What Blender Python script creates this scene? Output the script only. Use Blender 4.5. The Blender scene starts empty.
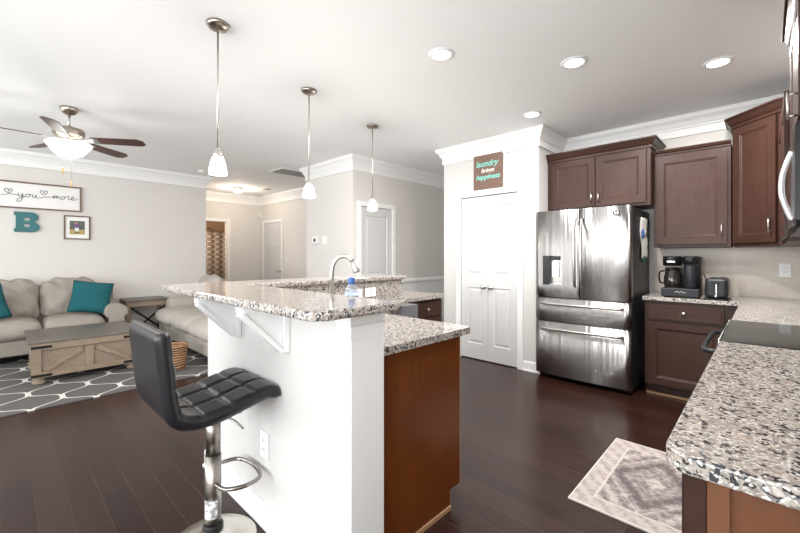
import bpy, bmesh, math, random
from mathutils import Vector, Matrix
R = math.radians
random.seed(4)
SC = bpy.context.scene
COL = SC.collection

# ------------------------------------------------------------------ camera, world, light, exposure
cam_d = bpy.data.cameras.new('camera'); cam = bpy.data.objects.new('camera', cam_d); COL.objects.link(cam)
cam.location = (0, 0, 1.29)
cam.rotation_euler = (R(90), 0, math.atan(365/382.))
cam_d.sensor_width = 36; cam_d.lens = 382/800*36; cam_d.shift_y = -0.0131
cam_d.clip_start = 0.02
SC.camera = cam
W = bpy.data.worlds.new('World'); SC.world = W; W.use_nodes = True
bgn = W.node_tree.nodes['Background']
bgn.inputs[0].default_value = (0.93, 0.97, 1.0, 1); bgn.inputs[1].default_value = 2.5
SC.view_settings.view_transform = 'Standard'; SC.view_settings.look = 'None'
SC.view_settings.gamma = 1; SC.view_settings.exposure = 0.18
SC.view_settings.use_curve_mapping = False
SC.cycles.max_bounces = 10; SC.cycles.diffuse_bounces = 6; SC.cycles.glossy_bounces = 5
SC.cycles.sample_clamp_indirect = 6
SC.cycles.use_denoising = True

def area(name, loc, rot, sx, sy, power, color=(1, 1, 1)):
    l = bpy.data.lights.new(name, 'AREA'); l.shape = 'RECTANGLE'; l.size = sx; l.size_y = sy
    l.energy = power; l.color = color
    o = bpy.data.objects.new(name, l); COL.objects.link(o); o.location = loc; o.rotation_euler = rot
    return o
# daylight lamps at unseen windows added to the rear wall behind the camera
for wx, wp in ((-6.0, 30), (-3.9, 44), (-1.75, 52)):
    area('added_window_light', (wx, -2.93, 1.45), (R(104), 0, 0), 1.5, 1.7, wp, (0.95, 0.98, 1.0))

area('added_window_light', (-.25, -2.93, 1.45), (R(102), 0, 0), .8, 1.7, 40, (0.95, 0.98, 1.0))  # narrow unseen window light, added to brighten the kitchen side
area('added_window_light', (.40, -1.55, 1.45), (R(100), 0, R(90)), 1.4, 1.7, 46, (0.97, 0.98, 1.0))  # light at an unseen window added in the near right wall

# ------------------------------------------------------------------ helpers
def tag(o, label, cat, group=None, kind=None):
    if label: o['label'] = label
    if cat: o['category'] = cat
    if group: o['group'] = group
    if kind: o['kind'] = kind
    return o
def thing(name, label, cat, loc=(0, 0, 0), rz=0, group=None):
    o = bpy.data.objects.new(name, None); COL.objects.link(o)
    o.location = loc; o.rotation_euler = (0, 0, R(rz)); o.empty_display_size = .1
    return tag(o, label, cat, group)
def dup(root, loc, label, rz=None):
    def cp(o, par):
        c = o.copy(); COL.objects.link(c)
        if par: c.parent = par
        for ch in o.children: cp(ch, c)
        return c
    r = cp(root, None); r.location = loc
    if rz is not None: r.rotation_euler = (0, 0, R(rz))
    r['label'] = label
    return r

class MB:
    def __init__(s): s.b = bmesh.new(); s.M = Matrix()
    def v(s, p): return s.b.verts.new(s.M @ Vector(p))
    def f(s, vs, smooth=False):
        try: q = s.b.faces.new(vs); q.smooth = smooth; return q
        except ValueError: return None
    def box(s, x0, x1, y0, y1, z0, z1):
        V = [s.v((x, y, z)) for x in (x0, x1) for y in (y0, y1) for z in (z0, z1)]
        for a in ((0, 1, 3, 2), (4, 6, 7, 5), (0, 4, 5, 1), (2, 3, 7, 6), (0, 2, 6, 4), (1, 5, 7, 3)):
            s.f([V[i] for i in a])
        return s
    def prism(s, poly, z0, z1, holes=()):
        b = s.b; loops = [poly] + list(holes); allv = []
        if not holes:
            lo = [s.v((x, y, z0)) for x, y in poly]; hi = [s.v((x, y, z1)) for x, y in poly]
            s.f(lo[::-1]); s.f(hi); n = len(poly)
            for i in range(n): s.f([lo[i], lo[(i+1) % n], hi[(i+1) % n], hi[i]])
            return s
        for z, flip in ((z0, 1), (z1, 0)):
            edges = []; ring = []
            for lp in loops:
                vs = [s.v((x, y, z)) for x, y in lp]; ring.append(vs)
                for i in range(len(vs)): edges.append(b.edges.new((vs[i], vs[(i+1) % len(vs)])))
            bmesh.ops.triangle_fill(b, use_beauty=True, use_dissolve=False, edges=edges)
            allv.append(ring)
        for lo, hi in zip(*allv):
            n = len(lo)
            for i in range(n): s.f([lo[i], lo[(i+1) % n], hi[(i+1) % n], hi[i]])
        return s
    def lathe(s, prof, c=(0, 0, 0), seg=24, smooth=True, ax='z'):
        rings = []
        for r, z in prof:
            ring = []
            if r < 1e-6:
                ring = [s.v(s._ax((0, 0, z), c, ax))]
            else:
                for k in range(seg):
                    a = 2*math.pi*k/seg
                    ring.append(s.v(s._ax((r*math.cos(a), r*math.sin(a), z), c, ax)))
            rings.append(ring)
        for A, B in zip(rings, rings[1:]):
            for k in range(seg):
                k2 = (k+1) % seg
                if len(A) == 1 and len(B) == 1: break
                if len(A) == 1: s.f([A[0], B[k], B[k2]], smooth)
                elif len(B) == 1: s.f([A[k], A[k2], B[0]], smooth)
                else: s.f([A[k], A[k2], B[k2], B[k]], smooth)
        if len(rings[0]) > 1: s.f(rings[0][::-1])
        if len(rings[-1]) > 1: s.f(rings[-1])
        return s
    def _ax(s, p, c, ax):
        x, y, z = p
        if ax == 'x': x, y, z = z, x, y
        elif ax == 'y': x, y, z = y, z, x
        return (x+c[0], y+c[1], z+c[2])
    def cyl(s, c, r, z0, z1, seg=24, ax='z'): return s.lathe([(r, z0), (r, z1)], c, seg, True, ax)
    def tube(s, pts, r, seg=8, closed=False):
        P = [Vector(p) for p in pts]; n = len(P); rings = []; up = None
        for i in range(n):
            a = P[i-1] if (i > 0 or closed) else P[i]; c = P[(i+1) % n] if (i < n-1 or closed) else P[i]
            t = (c-a).normalized()
            if up is None:
                up = Vector((0, 0, 1)) if abs(t.z) < .9 else Vector((1, 0, 0))
            u = (up - t*up.dot(t)).normalized(); w = t.cross(u); up = u
            rr = r[i] if isinstance(r, (list, tuple)) else r
            rings.append([s.v(P[i]+rr*(math.cos(2*math.pi*k/seg)*u+math.sin(2*math.pi*k/seg)*w)) for k in range(seg)])
        m = n if closed else n-1
        for i in range(m):
            A = rings[i]; B = rings[(i+1) % n]
            for k in range(seg): s.f([A[k], A[(k+1) % seg], B[(k+1) % seg], B[k]], True)
        if not closed: s.f(rings[0][::-1]); s.f(rings[-1])
        return s
    def sweep(s, path, prof, z0=0, sgn=1, closed=False):
        n = len(path); P = [Vector((p[0], p[1])) for p in path]; rings = []
        def nrm(a, b):
            d = (b-a).normalized(); return Vector((-d.y, d.x))*sgn
        for i in range(n):
            ns = []
            if i > 0 or closed: ns.append(nrm(P[i-1], P[i]))
            if i < n-1 or closed: ns.append(nrm(P[i], P[(i+1) % n]))
            m = ns[0] if len(ns) == 1 else (ns[0]+ns[1])/(1+ns[0].dot(ns[1]))
            rings.append([s.v((P[i].x+o*m.x, P[i].y+o*m.y, z0+z)) for o, z in prof])
        k = len(prof)
        for i in range(n if closed else n-1):
            A = rings[i]; B = rings[(i+1) % n]
            for j in range(k): s.f([A[j], A[(j+1) % k], B[(j+1) % k], B[j]])
        if not closed: s.f(rings[0][::-1]); s.f(rings[-1])
        return s
    def slab(s, x0, x1, z0, z1, t, panels, loops, y=0):
        """board in the XZ plane, front at y-t, with stepped panels; loops = (inset, depth)"""
        yf = y-t
        xs = sorted({x0, x1} | {p[0] for p in panels} | {p[1] for p in panels})
        zs = sorted({z0, z1} | {p[2] for p in panels} | {p[3] for p in panels})
        g = {(i, j): s.v((x, yf, z)) for i, x in enumerate(xs) for j, z in enumerate(zs)}
        def inside(a, b, c, d):
            for p in panels:
                if a >= p[0]-1e-6 and b <= p[1]+1e-6 and c >= p[2]-1e-6 and d <= p[3]+1e-6: return True
        for i in range(len(xs)-1):
            for j in range(len(zs)-1):
                if not inside(xs[i], xs[i+1], zs[j], zs[j+1]):
                    s.f([g[i, j], g[i+1, j], g[i+1, j+1], g[i, j+1]])
        for a, b, c, d in panels:
            ring = [g[xs.index(a), zs.index(c)], g[xs.index(b), zs.index(c)], g[xs.index(b), zs.index(d)], g[xs.index(a), zs.index(d)]]
            # outline vertices lying on the panel edge from other cuts are few; make own ring
            own = [s.v((a, yf, c)), s.v((b, yf, c)), s.v((b, yf, d)), s.v((a, yf, d))]
            prev = own
            for ins, dep in loops:
                nx = [s.v((a+ins, yf+dep, c+ins)), s.v((b-ins, yf+dep, c+ins)), s.v((b-ins, yf+dep, d-ins)), s.v((a+ins, yf+dep, d-ins))]
                for k in range(4): s.f([prev[k], prev[(k+1) % 4], nx[(k+1) % 4], nx[k]])
                prev = nx
            s.f(prev)
        B = [s.v((x0, y, z0)), s.v((x1, y, z0)), s.v((x1, y, z1)), s.v((x0, y, z1))]
        F = [s.v((x0, yf, z0)), s.v((x1, yf, z0)), s.v((x1, yf, z1)), s.v((x0, yf, z1))]
        s.f(B[::-1])
        for k in range(4): s.f([F[k], B[k], B[(k+1) % 4], F[(k+1) % 4]])
        return s
    def cushion(s, c, dim, r=.06, puff=(0, 0, 0), n=10, wob=0.0, seed=0):
        rnd = random.Random(seed); b = s.b; L = [d/2 for d in dim]; r = min(r, min(L)*.98)
        idx = {}
        ph = [rnd.uniform(0, 6.3) for _ in range(9)]
        def put(i, j, k):
            key = (i, j, k)
            if key in idx: return idx[key]
            p = Vector(((2*i/n-1)*L[0], (2*j/n-1)*L[1], (2*k/n-1)*L[2]))
            q = Vector([max(-(L[a]-r), min(L[a]-r, p[a])) for a in range(3)])
            d = p-q
            pos = q+d.normalized()*r if d.length > 1e-9 else p
            u = [pos[a]/L[a] for a in range(3)]
            for a in range(3):
                o = [x for x in range(3) if x != a]
                pos[a] += math.copysign(puff[a], u[a])*max(0, 1-u[o[0]]**2)*max(0, 1-u[o[1]]**2)*min(1, abs(u[a])*2)
            if wob:
                for a in range(3):
                    pos[a] += wob*(math.sin(7*pos[(a+1) % 3]/.3+ph[a])*math.sin(5*pos[(a+2) % 3]/.3+ph[a+3])+.5*math.sin(13*pos[(a+1) % 3]/.3+9*pos[(a+2) % 3]/.3+ph[a+6]))
            idx[key] = s.v(pos+Vector(c)); return idx[key]
        for a in range(3):
            o = [x for x in range(3) if x != a]
            for side in (0, n):
                for i in range(n):
                    for j in range(n):
                        q = []
                        for di, dj in ((0, 0), (1, 0), (1, 1), (0, 1)):
                            k = [0, 0, 0]; k[a] = side; k[o[0]] = i+di; k[o[1]] = j+dj; q.append(put(*k))
                        s.f(q, True)
        return s
    def build(s, name, mat, parent=None, bev=0, seg=2, loc=None, sub=0, rot=None):
        bmesh.ops.recalc_face_normals(s.b, faces=s.b.faces)
        me = bpy.data.meshes.new(name); s.b.to_mesh(me); s.b.free()
        o = bpy.data.objects.new(name, me); COL.objects.link(o)
        for m in (mat if isinstance(mat, (list, tuple)) else [mat]): me.materials.append(m)
        if parent: o.parent = parent
        if loc: o.location = loc
        if rot: o.rotation_euler = rot
        if bev:
            m = o.modifiers.new('bevel', 'BEVEL'); m.width = bev; m.segments = seg; m.limit_method = 'ANGLE'; m.angle_limit = R(35)
        if sub:
            m = o.modifiers.new('sub', 'SUBSURF'); m.levels = sub; m.render_levels = sub
        return o

def rounded(pts, rad, seg=6):
    out = []; n = len(pts)
    for i in range(n):
        r = rad[i] if isinstance(rad, (list, tuple)) else rad
        p = Vector(pts[i]); a = (Vector(pts[i-1])-p); b = (Vector(pts[(i+1) % n])-p)
        if r <= 0: out.append(tuple(p)); continue
        a.normalize(); b.normalize(); ang = a.angle(b); t = r/math.tan(ang/2)
        p0 = p+a*t; p1 = p+b*t; c = p+(a+b).normalized()*(r/math.sin(ang/2))
        v0 = p0-c; v1 = p1-c; th = v0.angle(v1)
        for k in range(seg+1):
            f = k/seg
            v = (v0*math.sin((1-f)*th)+v1*math.sin(f*th))/math.sin(th)
            out.append((c.x+v.x, c.y+v.y))
    return out
def arc(c, r, a0, a1, n, plane='xz'):
    o = []
    for k in range(n+1):
        a = R(a0+(a1-a0)*k/n); u, w = r*math.cos(a), r*math.sin(a)
        o.append((c[0]+u, c[1], c[2]+w) if plane == 'xz' else (c[0], c[1]+u, c[2]+w) if plane == 'yz' else (c[0]+u, c[1]+w, c[2]))
    return o
def smooth_path(pts, n=6):
    P = [Vector(p) for p in pts]; out = []
    for i in range(len(P)-1):
        p0 = P[max(i-1, 0)]; p1 = P[i]; p2 = P[i+1]; p3 = P[min(i+2, len(P)-1)]
        for k in range(n):
            t = k/n
            out.append(.5*((2*p1)+(p2-p0)*t+(2*p0-5*p1+4*p2-p3)*t*t+(3*p1-p0-3*p2+p3)*t**3))
    out.append(P[-1]); return out
def struct(o, label=None):
    o['kind'] = 'structure'
    if label: o['label'] = label
    return o

# ------------------------------------------------------------------ materials
def mat(name, col, rough=.5, metal=0, spec=None, coat=0, emit=None, es=0):
    m = bpy.data.materials.new(name); m.use_nodes = True
    p = m.node_tree.nodes['Principled BSDF']
    p.inputs['Base Color'].default_value = (*col, 1); p.inputs['Roughness'].default_value = rough; p.inputs['Metallic'].default_value = metal
    if spec is not None: p.inputs['Specular IOR Level'].default_value = spec
    if coat: p.inputs['Coat Weight'].default_value = coat; p.inputs['Coat Roughness'].default_value = .1
    if emit: p.inputs['Emission Color'].default_value = (*emit, 1); p.inputs['Emission Strength'].default_value = es
    return m
class NT:
    def __init__(s, m): s.m = m; s.t = m.node_tree; s.p = s.t.nodes['Principled BSDF']
    def n(s, typ, **kw):
        q = s.t.nodes.new('ShaderNode'+typ)
        for k, v in kw.items():
            if k.startswith('_'): q.inputs[k[1:].replace('_', ' ')].default_value = v
            else: setattr(q, k, v)
        return q
    def l(s, a, b): s.t.links.new(a, b)
    def math(s, op, a, b=None, c=None):
        q = s.t.nodes.new('ShaderNodeMath'); q.operation = op
        for i, x in enumerate((a, b, c)):
            if x is None: continue
            if isinstance(x, (int, float)): q.inputs[i].default_value = x
            else: s.l(x, q.inputs[i])
        return q.outputs[0]
    def ramp(s, fac, stops, interp='LINEAR'):
        q = s.t.nodes.new('ShaderNodeValToRGB'); q.color_ramp.interpolation = interp
        e = q.color_ramp.elements
        while len(e) < len(stops): e.new(.5)
        for el, (p, c) in zip(e, stops): el.position = p; el.color = (*c, 1)
        s.l(fac, q.inputs[0]); return q.outputs[0]
    def mix(s, fac, a, b, typ='MIX'):
        q = s.t.nodes.new('ShaderNodeMix'); q.data_type = 'RGBA'; q.blend_type = typ
        for i, x in ((0, fac), (6, a), (7, b)):
            if isinstance(x, (int, float)): q.inputs[i].default_value = x
            elif isinstance(x, tuple): q.inputs[i].default_value = (*x, 1)
            else: s.l(x, q.inputs[i])
        return q.outputs[2]
    def coords(s, scale=(1, 1, 1), rot=(0, 0, 0)):
        tc = s.n('TexCoord'); mp = s.n('Mapping'); mp.inputs['Scale'].default_value = scale; mp.inputs['Rotation'].default_value = rot
        s.l(tc.outputs['Object'], mp.inputs[0]); return mp.outputs[0]
    def noise(s, vec, scale, detail=3, rough=.5):
        q = s.n('TexNoise', _Scale=scale, _Detail=detail, _Roughness=rough); s.l(vec, q.inputs['Vector']); return q.outputs[0]
    def color(s, c): s.l(c, s.p.inputs['Base Color'])
    def bump(s, h, strength=.3, dist=.01):
        q = s.n('Bump', _Strength=strength, _Distance=dist); s.l(h, q.inputs['Height']); s.l(q.outputs[0], s.p.inputs['Normal'])

def wood(name, c1, c2, rough=.35, scale=6, axis='z', coat=0.0, spec=.5):
    m = mat(name, c1, rough, coat=coat, spec=spec); n = NT(m)
    sc = {'z': (9, 9, .8), 'x': (.8, 9, 9), 'y': (9, .8, 9)}[axis]
    v = n.coords(sc); a = n.noise(v, scale, 5, .6)
    v2 = n.coords(); b2 = n.noise(v2, 2.2, 2)
    f = n.math('MULTIPLY_ADD', b2, .5, n.math('MULTIPLY', a, .6))
    n.color(n.ramp(f, [(.3, c1), (.75, c2)])); return m
def paint(name, c, rough=.6, nz=.0):
    m = mat(name, c, rough); n = NT(m)
    v = n.coords(); a = n.noise(v, 90, 2)
    n.bump(a, .04, .002); return m

M_wall = paint('warm_grey_wall_paint', (.70, .672, .64), .7)
M_wallw = paint('white_wall_paint', (.63, .618, .602), .65)
M_ceil = paint('ceiling_paint', (.90, .90, .895), .8)
M_trim = paint('white_trim_paint', (.86, .86, .855), .35)
M_door = paint('white_door_paint', (.64, .64, .64), .35)
M_tan = paint('tan_bathroom_paint', (.50, .36, .24), .7)
M_dark = wood('espresso_cabinet_wood', (.029, .0125, .0084), (.053, .0242, .0172), .36, spec=.25)
M_darkp = wood('espresso_cabinet_panel_wood', (.032, .0137, .0094), (.058, .0266, .0192), .36, spec=.25)
M_red = wood('reddish_stained_end_panel_wood', (.105, .026, .005), (.19, .052, .011), .3, spec=.35)
M_redl = wood('orange_brown_end_panel_wood', (.095, .032, .012), (.155, .058, .024), .35)
M_redl2 = wood('orange_brown_stile_wood', (.115, .044, .018), (.17, .068, .03), .35)
M_raw = mat('raw_wood_edge', (.42, .25, .13), .5)
M_steel = mat('brushed_nickel', (.62, .60, .57), .28, 1)
M_chrome = mat('polished_chrome', (.80, .79, .77), .12, 1)
M_bronze = mat('antique_bronze_nickel', (.38, .33, .28), .3, 1)
M_blk = mat('black_plastic', (.008, .008, .009), .3, spec=.3)
M_blk2 = mat('charcoal_plastic', (.016, .018, .022), .36, spec=.3)
M_blks = mat('black_fridge_side', (.018, .017, .018), .4)
M_white = mat('white_plastic', (.85, .85, .84), .35)
M_slot = mat('dark_slot', (.03, .03, .03), .6)
M_glassblk = mat('black_ceramic_glass', (.012, .012, .013), .06, spec=.7)
M_ltr = mat('charcoal_lettering', (.03, .03, .035), .6)

def granite(name):
    m = mat(name, (.6, .55, .5), .09, spec=.6); n = NT(m); v = n.coords()
    warp = n.n('TexNoise', _Scale=35.0, _Detail=2.0); n.l(v, warp.inputs['Vector'])
    add = n.n('VectorMath', operation='MULTIPLY_ADD'); n.l(warp.outputs['Color'], add.inputs[0]); add.inputs[1].default_value = (.012, .012, .012); n.l(v, add.inputs[2])
    w = add.outputs[0]
    v1 = n.n('TexVoronoi', _Scale=120.0); n.l(w, v1.inputs['Vector'])
    sep = n.n('SeparateColor'); n.l(v1.outputs['Color'], sep.inputs[0])
    base = n.ramp(sep.outputs[0], [(0, (.31, .26, .22)), (.3, (.44, .395, .35)), (.55, (.22, .195, .175)), (.75, (.54, .505, .47)), (1, (.36, .28, .225))], 'LINEAR')
    v2 = n.n('TexVoronoi', _Scale=105.0); n.l(w, v2.inputs['Vector'])
    s2 = n.n('SeparateColor'); n.l(v2.outputs['Color'], s2.inputs[0])
    clus = n.noise(v, 14, 3, .6)
    dk = n.math('GREATER_THAN', n.math('ADD', s2.outputs[1], n.math('MULTIPLY', clus, .55)), 1.05)
    c = n.mix(dk, base, (.035, .036, .04))
    v3 = n.n('TexVoronoi', _Scale=210.0); n.l(w, v3.inputs['Vector'])
    s3 = n.n('SeparateColor'); n.l(v3.outputs['Color'], s3.inputs[0])
    gk = n.math('GREATER_THAN', s3.outputs[2], .78)
    c = n.mix(n.math('MULTIPLY', gk, .75), c, (.22, .21, .21))
    wk = n.math('GREATER_THAN', s3.outputs[0], .86)
    c = n.mix(n.math('MULTIPLY', wk, .8), c, (.74, .73, .71))
    n.color(c); return m
M_gran = granite('speckled_granite')

def floor_mat():
    m = mat('dark_wood_planks', (.03, .015, .01), .25, spec=.3); n = NT(m); v = n.coords()
    br = n.n('TexBrick', offset=.37, _Scale=1.0, _Mortar_Size=.0016, _Brick_Width=1.3, _Row_Height=.125, _Bias=0.0)
    br.inputs['Color1'].default_value = (0, 0, 0, 1); br.inputs['Color2'].default_value = (1, 1, 1, 1); br.inputs['Mortar'].default_value = (.5, .5, .5, 1)
    n.l(v, br.inputs['Vector'])
    g = n.noise(n.coords((1.2, 14, 1)), 5, 5, .65)
    f = n.math('ADD', n.math('MULTIPLY', br.outputs['Color'], .45), n.math('MULTIPLY', g, .6))
    c = n.ramp(f, [(.2, (.0165, .0056, .0040)), (.6, (.027, .0098, .0072)), (1, (.039, .0155, .0115))])
    c = n.mix(br.outputs['Fac'], c, (.055, .029, .022))
    n.color(c)
    n.l(n.math('MULTIPLY_ADD', g, .10, .20), n.p.inputs['Roughness'])
    n.bump(n.math('MULTIPLY_ADD', br.outputs['Fac'], -1.0, n.math('MULTIPLY', g, .08)), .2, .002); return m
M_floor = floor_mat()

def stainless():
    m = mat('stainless_steel', (.47, .46, .455), .3, 1); n = NT(m)
    a = n.noise(n.coords((9, 9, .10)), 1.5, 2, .5)
    n.bump(a, .20, .05)
    n.p.inputs['Anisotropic'].default_value = .95; n.p.inputs['Anisotropic Rotation'].default_value = .25
    tg = n.n('Tangent', direction_type='RADIAL', axis='Z'); n.l(tg.outputs[0], n.p.inputs['Tangent'])
    b = n.noise(n.coords((1, 1, 140)), 3, 2)
    n.l(n.math('MULTIPLY_ADD', b, .06, .36), n.p.inputs['Roughness']); return m
M_ss = stainless()

def fabric(name, c1, c2, sc=220, rough=.95, big=5):
    m = mat(name, c1, rough, spec=.15); n = NT(m); v = n.coords()
    a = n.noise(v, sc, 3); b = n.noise(v, big, 3)
    n.color(n.ramp(n.math('MULTIPLY_ADD', a, .6, n.math('MULTIPLY', b, .4)), [(.3, c1), (.7, c2)]))
    n.bump(n.math('MULTIPLY_ADD', b, 2.0, a), .25, .006); return m
M_sofa = fabric('grey_beige_sofa_fabric', (.27, .24, .205), (.40, .36, .32), 160)
M_sofa2 = fabric('light_beige_sofa_fabric', (.36, .33, .295), (.47, .43, .39), 160)
M_teal = fabric('teal_pillow_fabric', (.012, .085, .10), (.025, .135, .155), 300)
M_tealw = fabric('teal_painted_wood', (.05, .155, .165), (.075, .205, .215), 60, .7)
M_cloth = fabric('white_cloth', (.66, .64, .60), (.80, .79, .76), 200)
M_leather = mat('black_leather', (.011, .011, .0135), .30, spec=.45)
_n = NT(M_leather); _n.bump(_n.noise(_n.coords(), 260, 3), .12, .002)
M_gwood = wood('weathered_grey_wood', (.18, .13, .092), (.32, .25, .185), .6, 5, 'x', spec=.3)
M_gwoodp = wood('weathered_tan_plank_wood', (.17, .13, .095), (.29, .23, .175), .6, 5, 'y', spec=.3)
M_gtop = wood('grey_table_top_wood', (.085, .072, .062), (.16, .138, .12), .38, 4, 'y', spec=.4)
M_iron = mat('black_iron_strap', (.02, .018, .016), .5, .6)

def ogee(name, ground, line, px, py, wid, plane='xy', rough=.95):
    m = mat(name, ground, rough, spec=.1); n = NT(m); v = n.coords()
    sp = n.n('SeparateXYZ'); n.l(v, sp.inputs[0])
    a = sp.outputs['XYZ'.index(plane[0].upper())]; b = sp.outputs['XYZ'.index(plane[1].upper())]
    u = n.math('MULTIPLY', a, 2*math.pi/px); w = n.math('DIVIDE', b, py)
    cs = n.math('MULTIPLY', n.math('SUBTRACT', n.math('COSINE', u), n.math('MULTIPLY', n.math('COSINE', n.math('MULTIPLY', u, 3.0)), .13)), .27)
    d1 = n.math('ABSOLUTE', n.math('SUBTRACT', n.math('FRACT', n.math('SUBTRACT', w, cs)), .5))
    d2 = n.math('ABSOLUTE', n.math('SUBTRACT', n.math('FRACT', n.math('ADD', n.math('ADD', w, cs), .5)), .5))
    d = n.math('MINIMUM', d1, d2)
    k = n.math('LESS_THAN', d, wid)
    nz = n.noise(v, 120, 3)
    g = n.mix(nz, tuple(x*.8 for x in ground), tuple(x*1.15 for x in ground))
    n.color(n.mix(k, g, line)); n.bump(nz, .2, .004); return m
M_rug = ogee('grey_trellis_rug', (.125, .12, .115), (.66, .64, .60), .57, .43, .032)
M_curt = ogee('trellis_shower_curtain', (.26, .225, .20), (.62, .56, .50), .20, .13, .09, 'yz')

def krug_mat():
    m = mat('faded_medallion_rug', (.5, .44, .4), .95, spec=.1); n = NT(m); v = n.coords()
    sp = n.n('SeparateXYZ'); n.l(v, sp.inputs[0]); x, y = sp.outputs[0], sp.outputs[1]
    ax = n.math('ABSOLUTE', x); ay = n.math('ABSOLUTE', y)
    nz = n.noise(v, 34, 4, .7); fine = n.noise(v, 150, 3, .7)
    sx = n.math('MULTIPLY', ax, 1.45)
    dia = n.math('ADD', sx, ay)
    ring = n.math('SINE', n.math('MULTIPLY', dia, 42))
    fld = n.math('ADD', n.math('MULTIPLY', ring, .16), n.math('MULTIPLY_ADD', nz, 1.4, -.22))
    fld = n.math('SUBTRACT', fld, n.math('MULTIPLY', n.math('LESS_THAN', n.math('ABSOLUTE', n.math('SUBTRACT', dia, .25)), .10), .22))
    bx = n.math('SUBTRACT', .31, ax); by = n.math('SUBTRACT', .46, ay); e = n.math('MINIMUM', bx, by)
    motif = n.math('SINE', n.math('MULTIPLY', n.math('ADD', x, y), 60))
    bor = n.math('MULTIPLY_ADD', nz, .8, n.math('MULTIPLY_ADD', motif, .08, .22))
    isb = n.math('LESS_THAN', e, .105)
    f = n.math('ADD', n.math('MULTIPLY', isb, bor), n.math('MULTIPLY', n.math('SUBTRACT', 1.0, isb), fld))
    f = n.math('MULTIPLY_ADD', fine, .5, n.math('SUBTRACT', f, .22))
    c = n.ramp(f, [(.15, (.13, .105, .11)), (.45, (.27, .23, .225)), (.7, (.43, .385, .36)), (1, (.50, .45, .42))])
    ln = n.math('LESS_THAN', n.math('ABSOLUTE', n.math('SUBTRACT', e, .105)), .006)
    c = n.mix(n.math('MULTIPLY', ln, .8), c, (.52, .48, .44))
    ed = n.math('LESS_THAN', e, .010)
    c = n.mix(ed, c, (.62, .585, .54))
    n.color(c); n.bump(fine, .2, .003); return m
M_krug = krug_mat()

def tile_mat():
    m = mat('travertine_backsplash', (.6, .53, .45), .35); n = NT(m)
    tc = n.n('TexCoord'); sp = n.n('SeparateXYZ'); n.l(tc.outputs['Object'], sp.inputs[0]); cb = n.n('CombineXYZ')
    n.l(n.math('ADD', sp.outputs[0], sp.outputs[1]), cb.inputs[0]); n.l(sp.outputs[2], cb.inputs[1])
    br = n.n('TexBrick', _Scale=1.0, _Mortar_Size=.0015, _Brick_Width=.15, _Row_Height=.075); n.l(cb.outputs[0], br.inputs['Vector'])
    br.inputs['Color1'].default_value = (.56, .50, .43, 1); br.inputs['Color2'].default_value = (.66, .60, .525, 1); br.inputs['Mortar'].default_value = (.62, .57, .50, 1)
    nz = n.noise(tc.outputs['Object'], 18, 4)
    n.color(n.mix(n.math('MULTIPLY', nz, .5), br.outputs['Color'], (.50, .44, .37))); return m
M_tile = tile_mat()
def wicker():
    m = mat('woven_wicker', (.3, .15, .07), .7); n = NT(m)
    w = n.n('TexWave', wave_type='BANDS', bands_direction='Z', _Scale=11.0, _Distortion=4.0, _Detail=2.0); n.l(n.coords(), w.inputs['Vector'])
    ck = n.noise(n.coords((1, 1, 2)), 45, 3)
    f = n.math('MULTIPLY', w.outputs['Fac'], n.math('MULTIPLY_ADD', ck, 1.0, .35))
    n.color(n.ramp(f, [(.1, (.09, .035, .015)), (.5, (.32, .16, .075)), (.9, (.55, .34, .19))])); n.bump(f, .8, .01); return m
M_wick = wicker()
M_lamp = mat('glowing_frosted_glass', (.95, .94, .92), .3, emit=(1, .97, .92), es=3.0)
M_lampw = mat('glowing_warm_glass', (.95, .9, .8), .3, emit=(1, .80, .52), es=2.2)
M_led = mat('glowing_downlight_lens', (1, 1, 1), .4, emit=(1, .98, .95), es=6)
def glass(name, col, alpha=.25, rough=.05):
    m = mat(name, col, rough); p = m.node_tree.nodes['Principled BSDF']; p.inputs['Transmission Weight'].default_value = 1-alpha; p.inputs['IOR'].default_value = 1.3; return m
M_clear = glass('clear_bottle_plastic', (.9, .95, 1.0), .15)
M_blue = mat('blue_plastic', (.04, .12, .38), .35)
M_lblue = mat('pale_blue_label', (.55, .68, .88), .5)
M_navy = mat('navy_label', (.02, .03, .10), .5)

# ------------------------------------------------------------------ room shell
CE = 2.70
def wallbox(name, x0, x1, y0, y1, z0=0, z1=CE, m=None):
    return struct(MB().box(x0, x1, y0, y1, z0, z1).build(name, m or M_wall))
struct(MB().box(-11.2, .56, -3.12, 6.4, -.06, 0).build('floor', M_floor))
struct(MB().box(-11.2, .56, -3.12, 6.4, CE, CE+.06).build('ceiling', M_ceil))
mb = MB(); mb.box(.44, .56, -3, -2.3, 0, CE); mb.box(.44, .56, -.8, 4.9, 0, CE); mb.box(.44, .56, -2.3, -.8, 0, .5); mb.box(.44, .56, -2.3, -.8, 2.35, CE)
struct(mb.build('wall_right', M_wall))
mb = MB()
for u in (-2.3, -1.57, -.84): mb.box(.50, .54, u, u+.04, .5, 2.35)
for z in (.5, 1.42, 2.31): mb.box(.50, .54, -2.3, -.8, z, z+.04)
struct(mb.build('added_window_5', M_trim))  # frame of the unseen right wall window, added for daylight
wallbox('wall_back', -1.799, .44, 4.78, 4.9, m=M_wall)
# pantry: front wall with double-door opening, two side walls
px0, px1, py = -3.096, -1.80, 4.09
mb = MB(); mb.box(px0, -2.826, py, py+.11, 0, CE); mb.box(-2.046, px1, py, py+.11, 0, CE); mb.box(-2.826, -2.046, py, py+.11, 2.03, CE)
mb.box(px1-.11, px1, py+.11, 4.9, 0, CE); mb.box(px0, px0+.11, py+.11, 6.2, 0, CE)
struct(mb.build('wall_pantry', M_wallw))
wallbox('wall_pantry_back', -2.986, -1.91, 4.8, 4.9, m=M_wallw)
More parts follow.
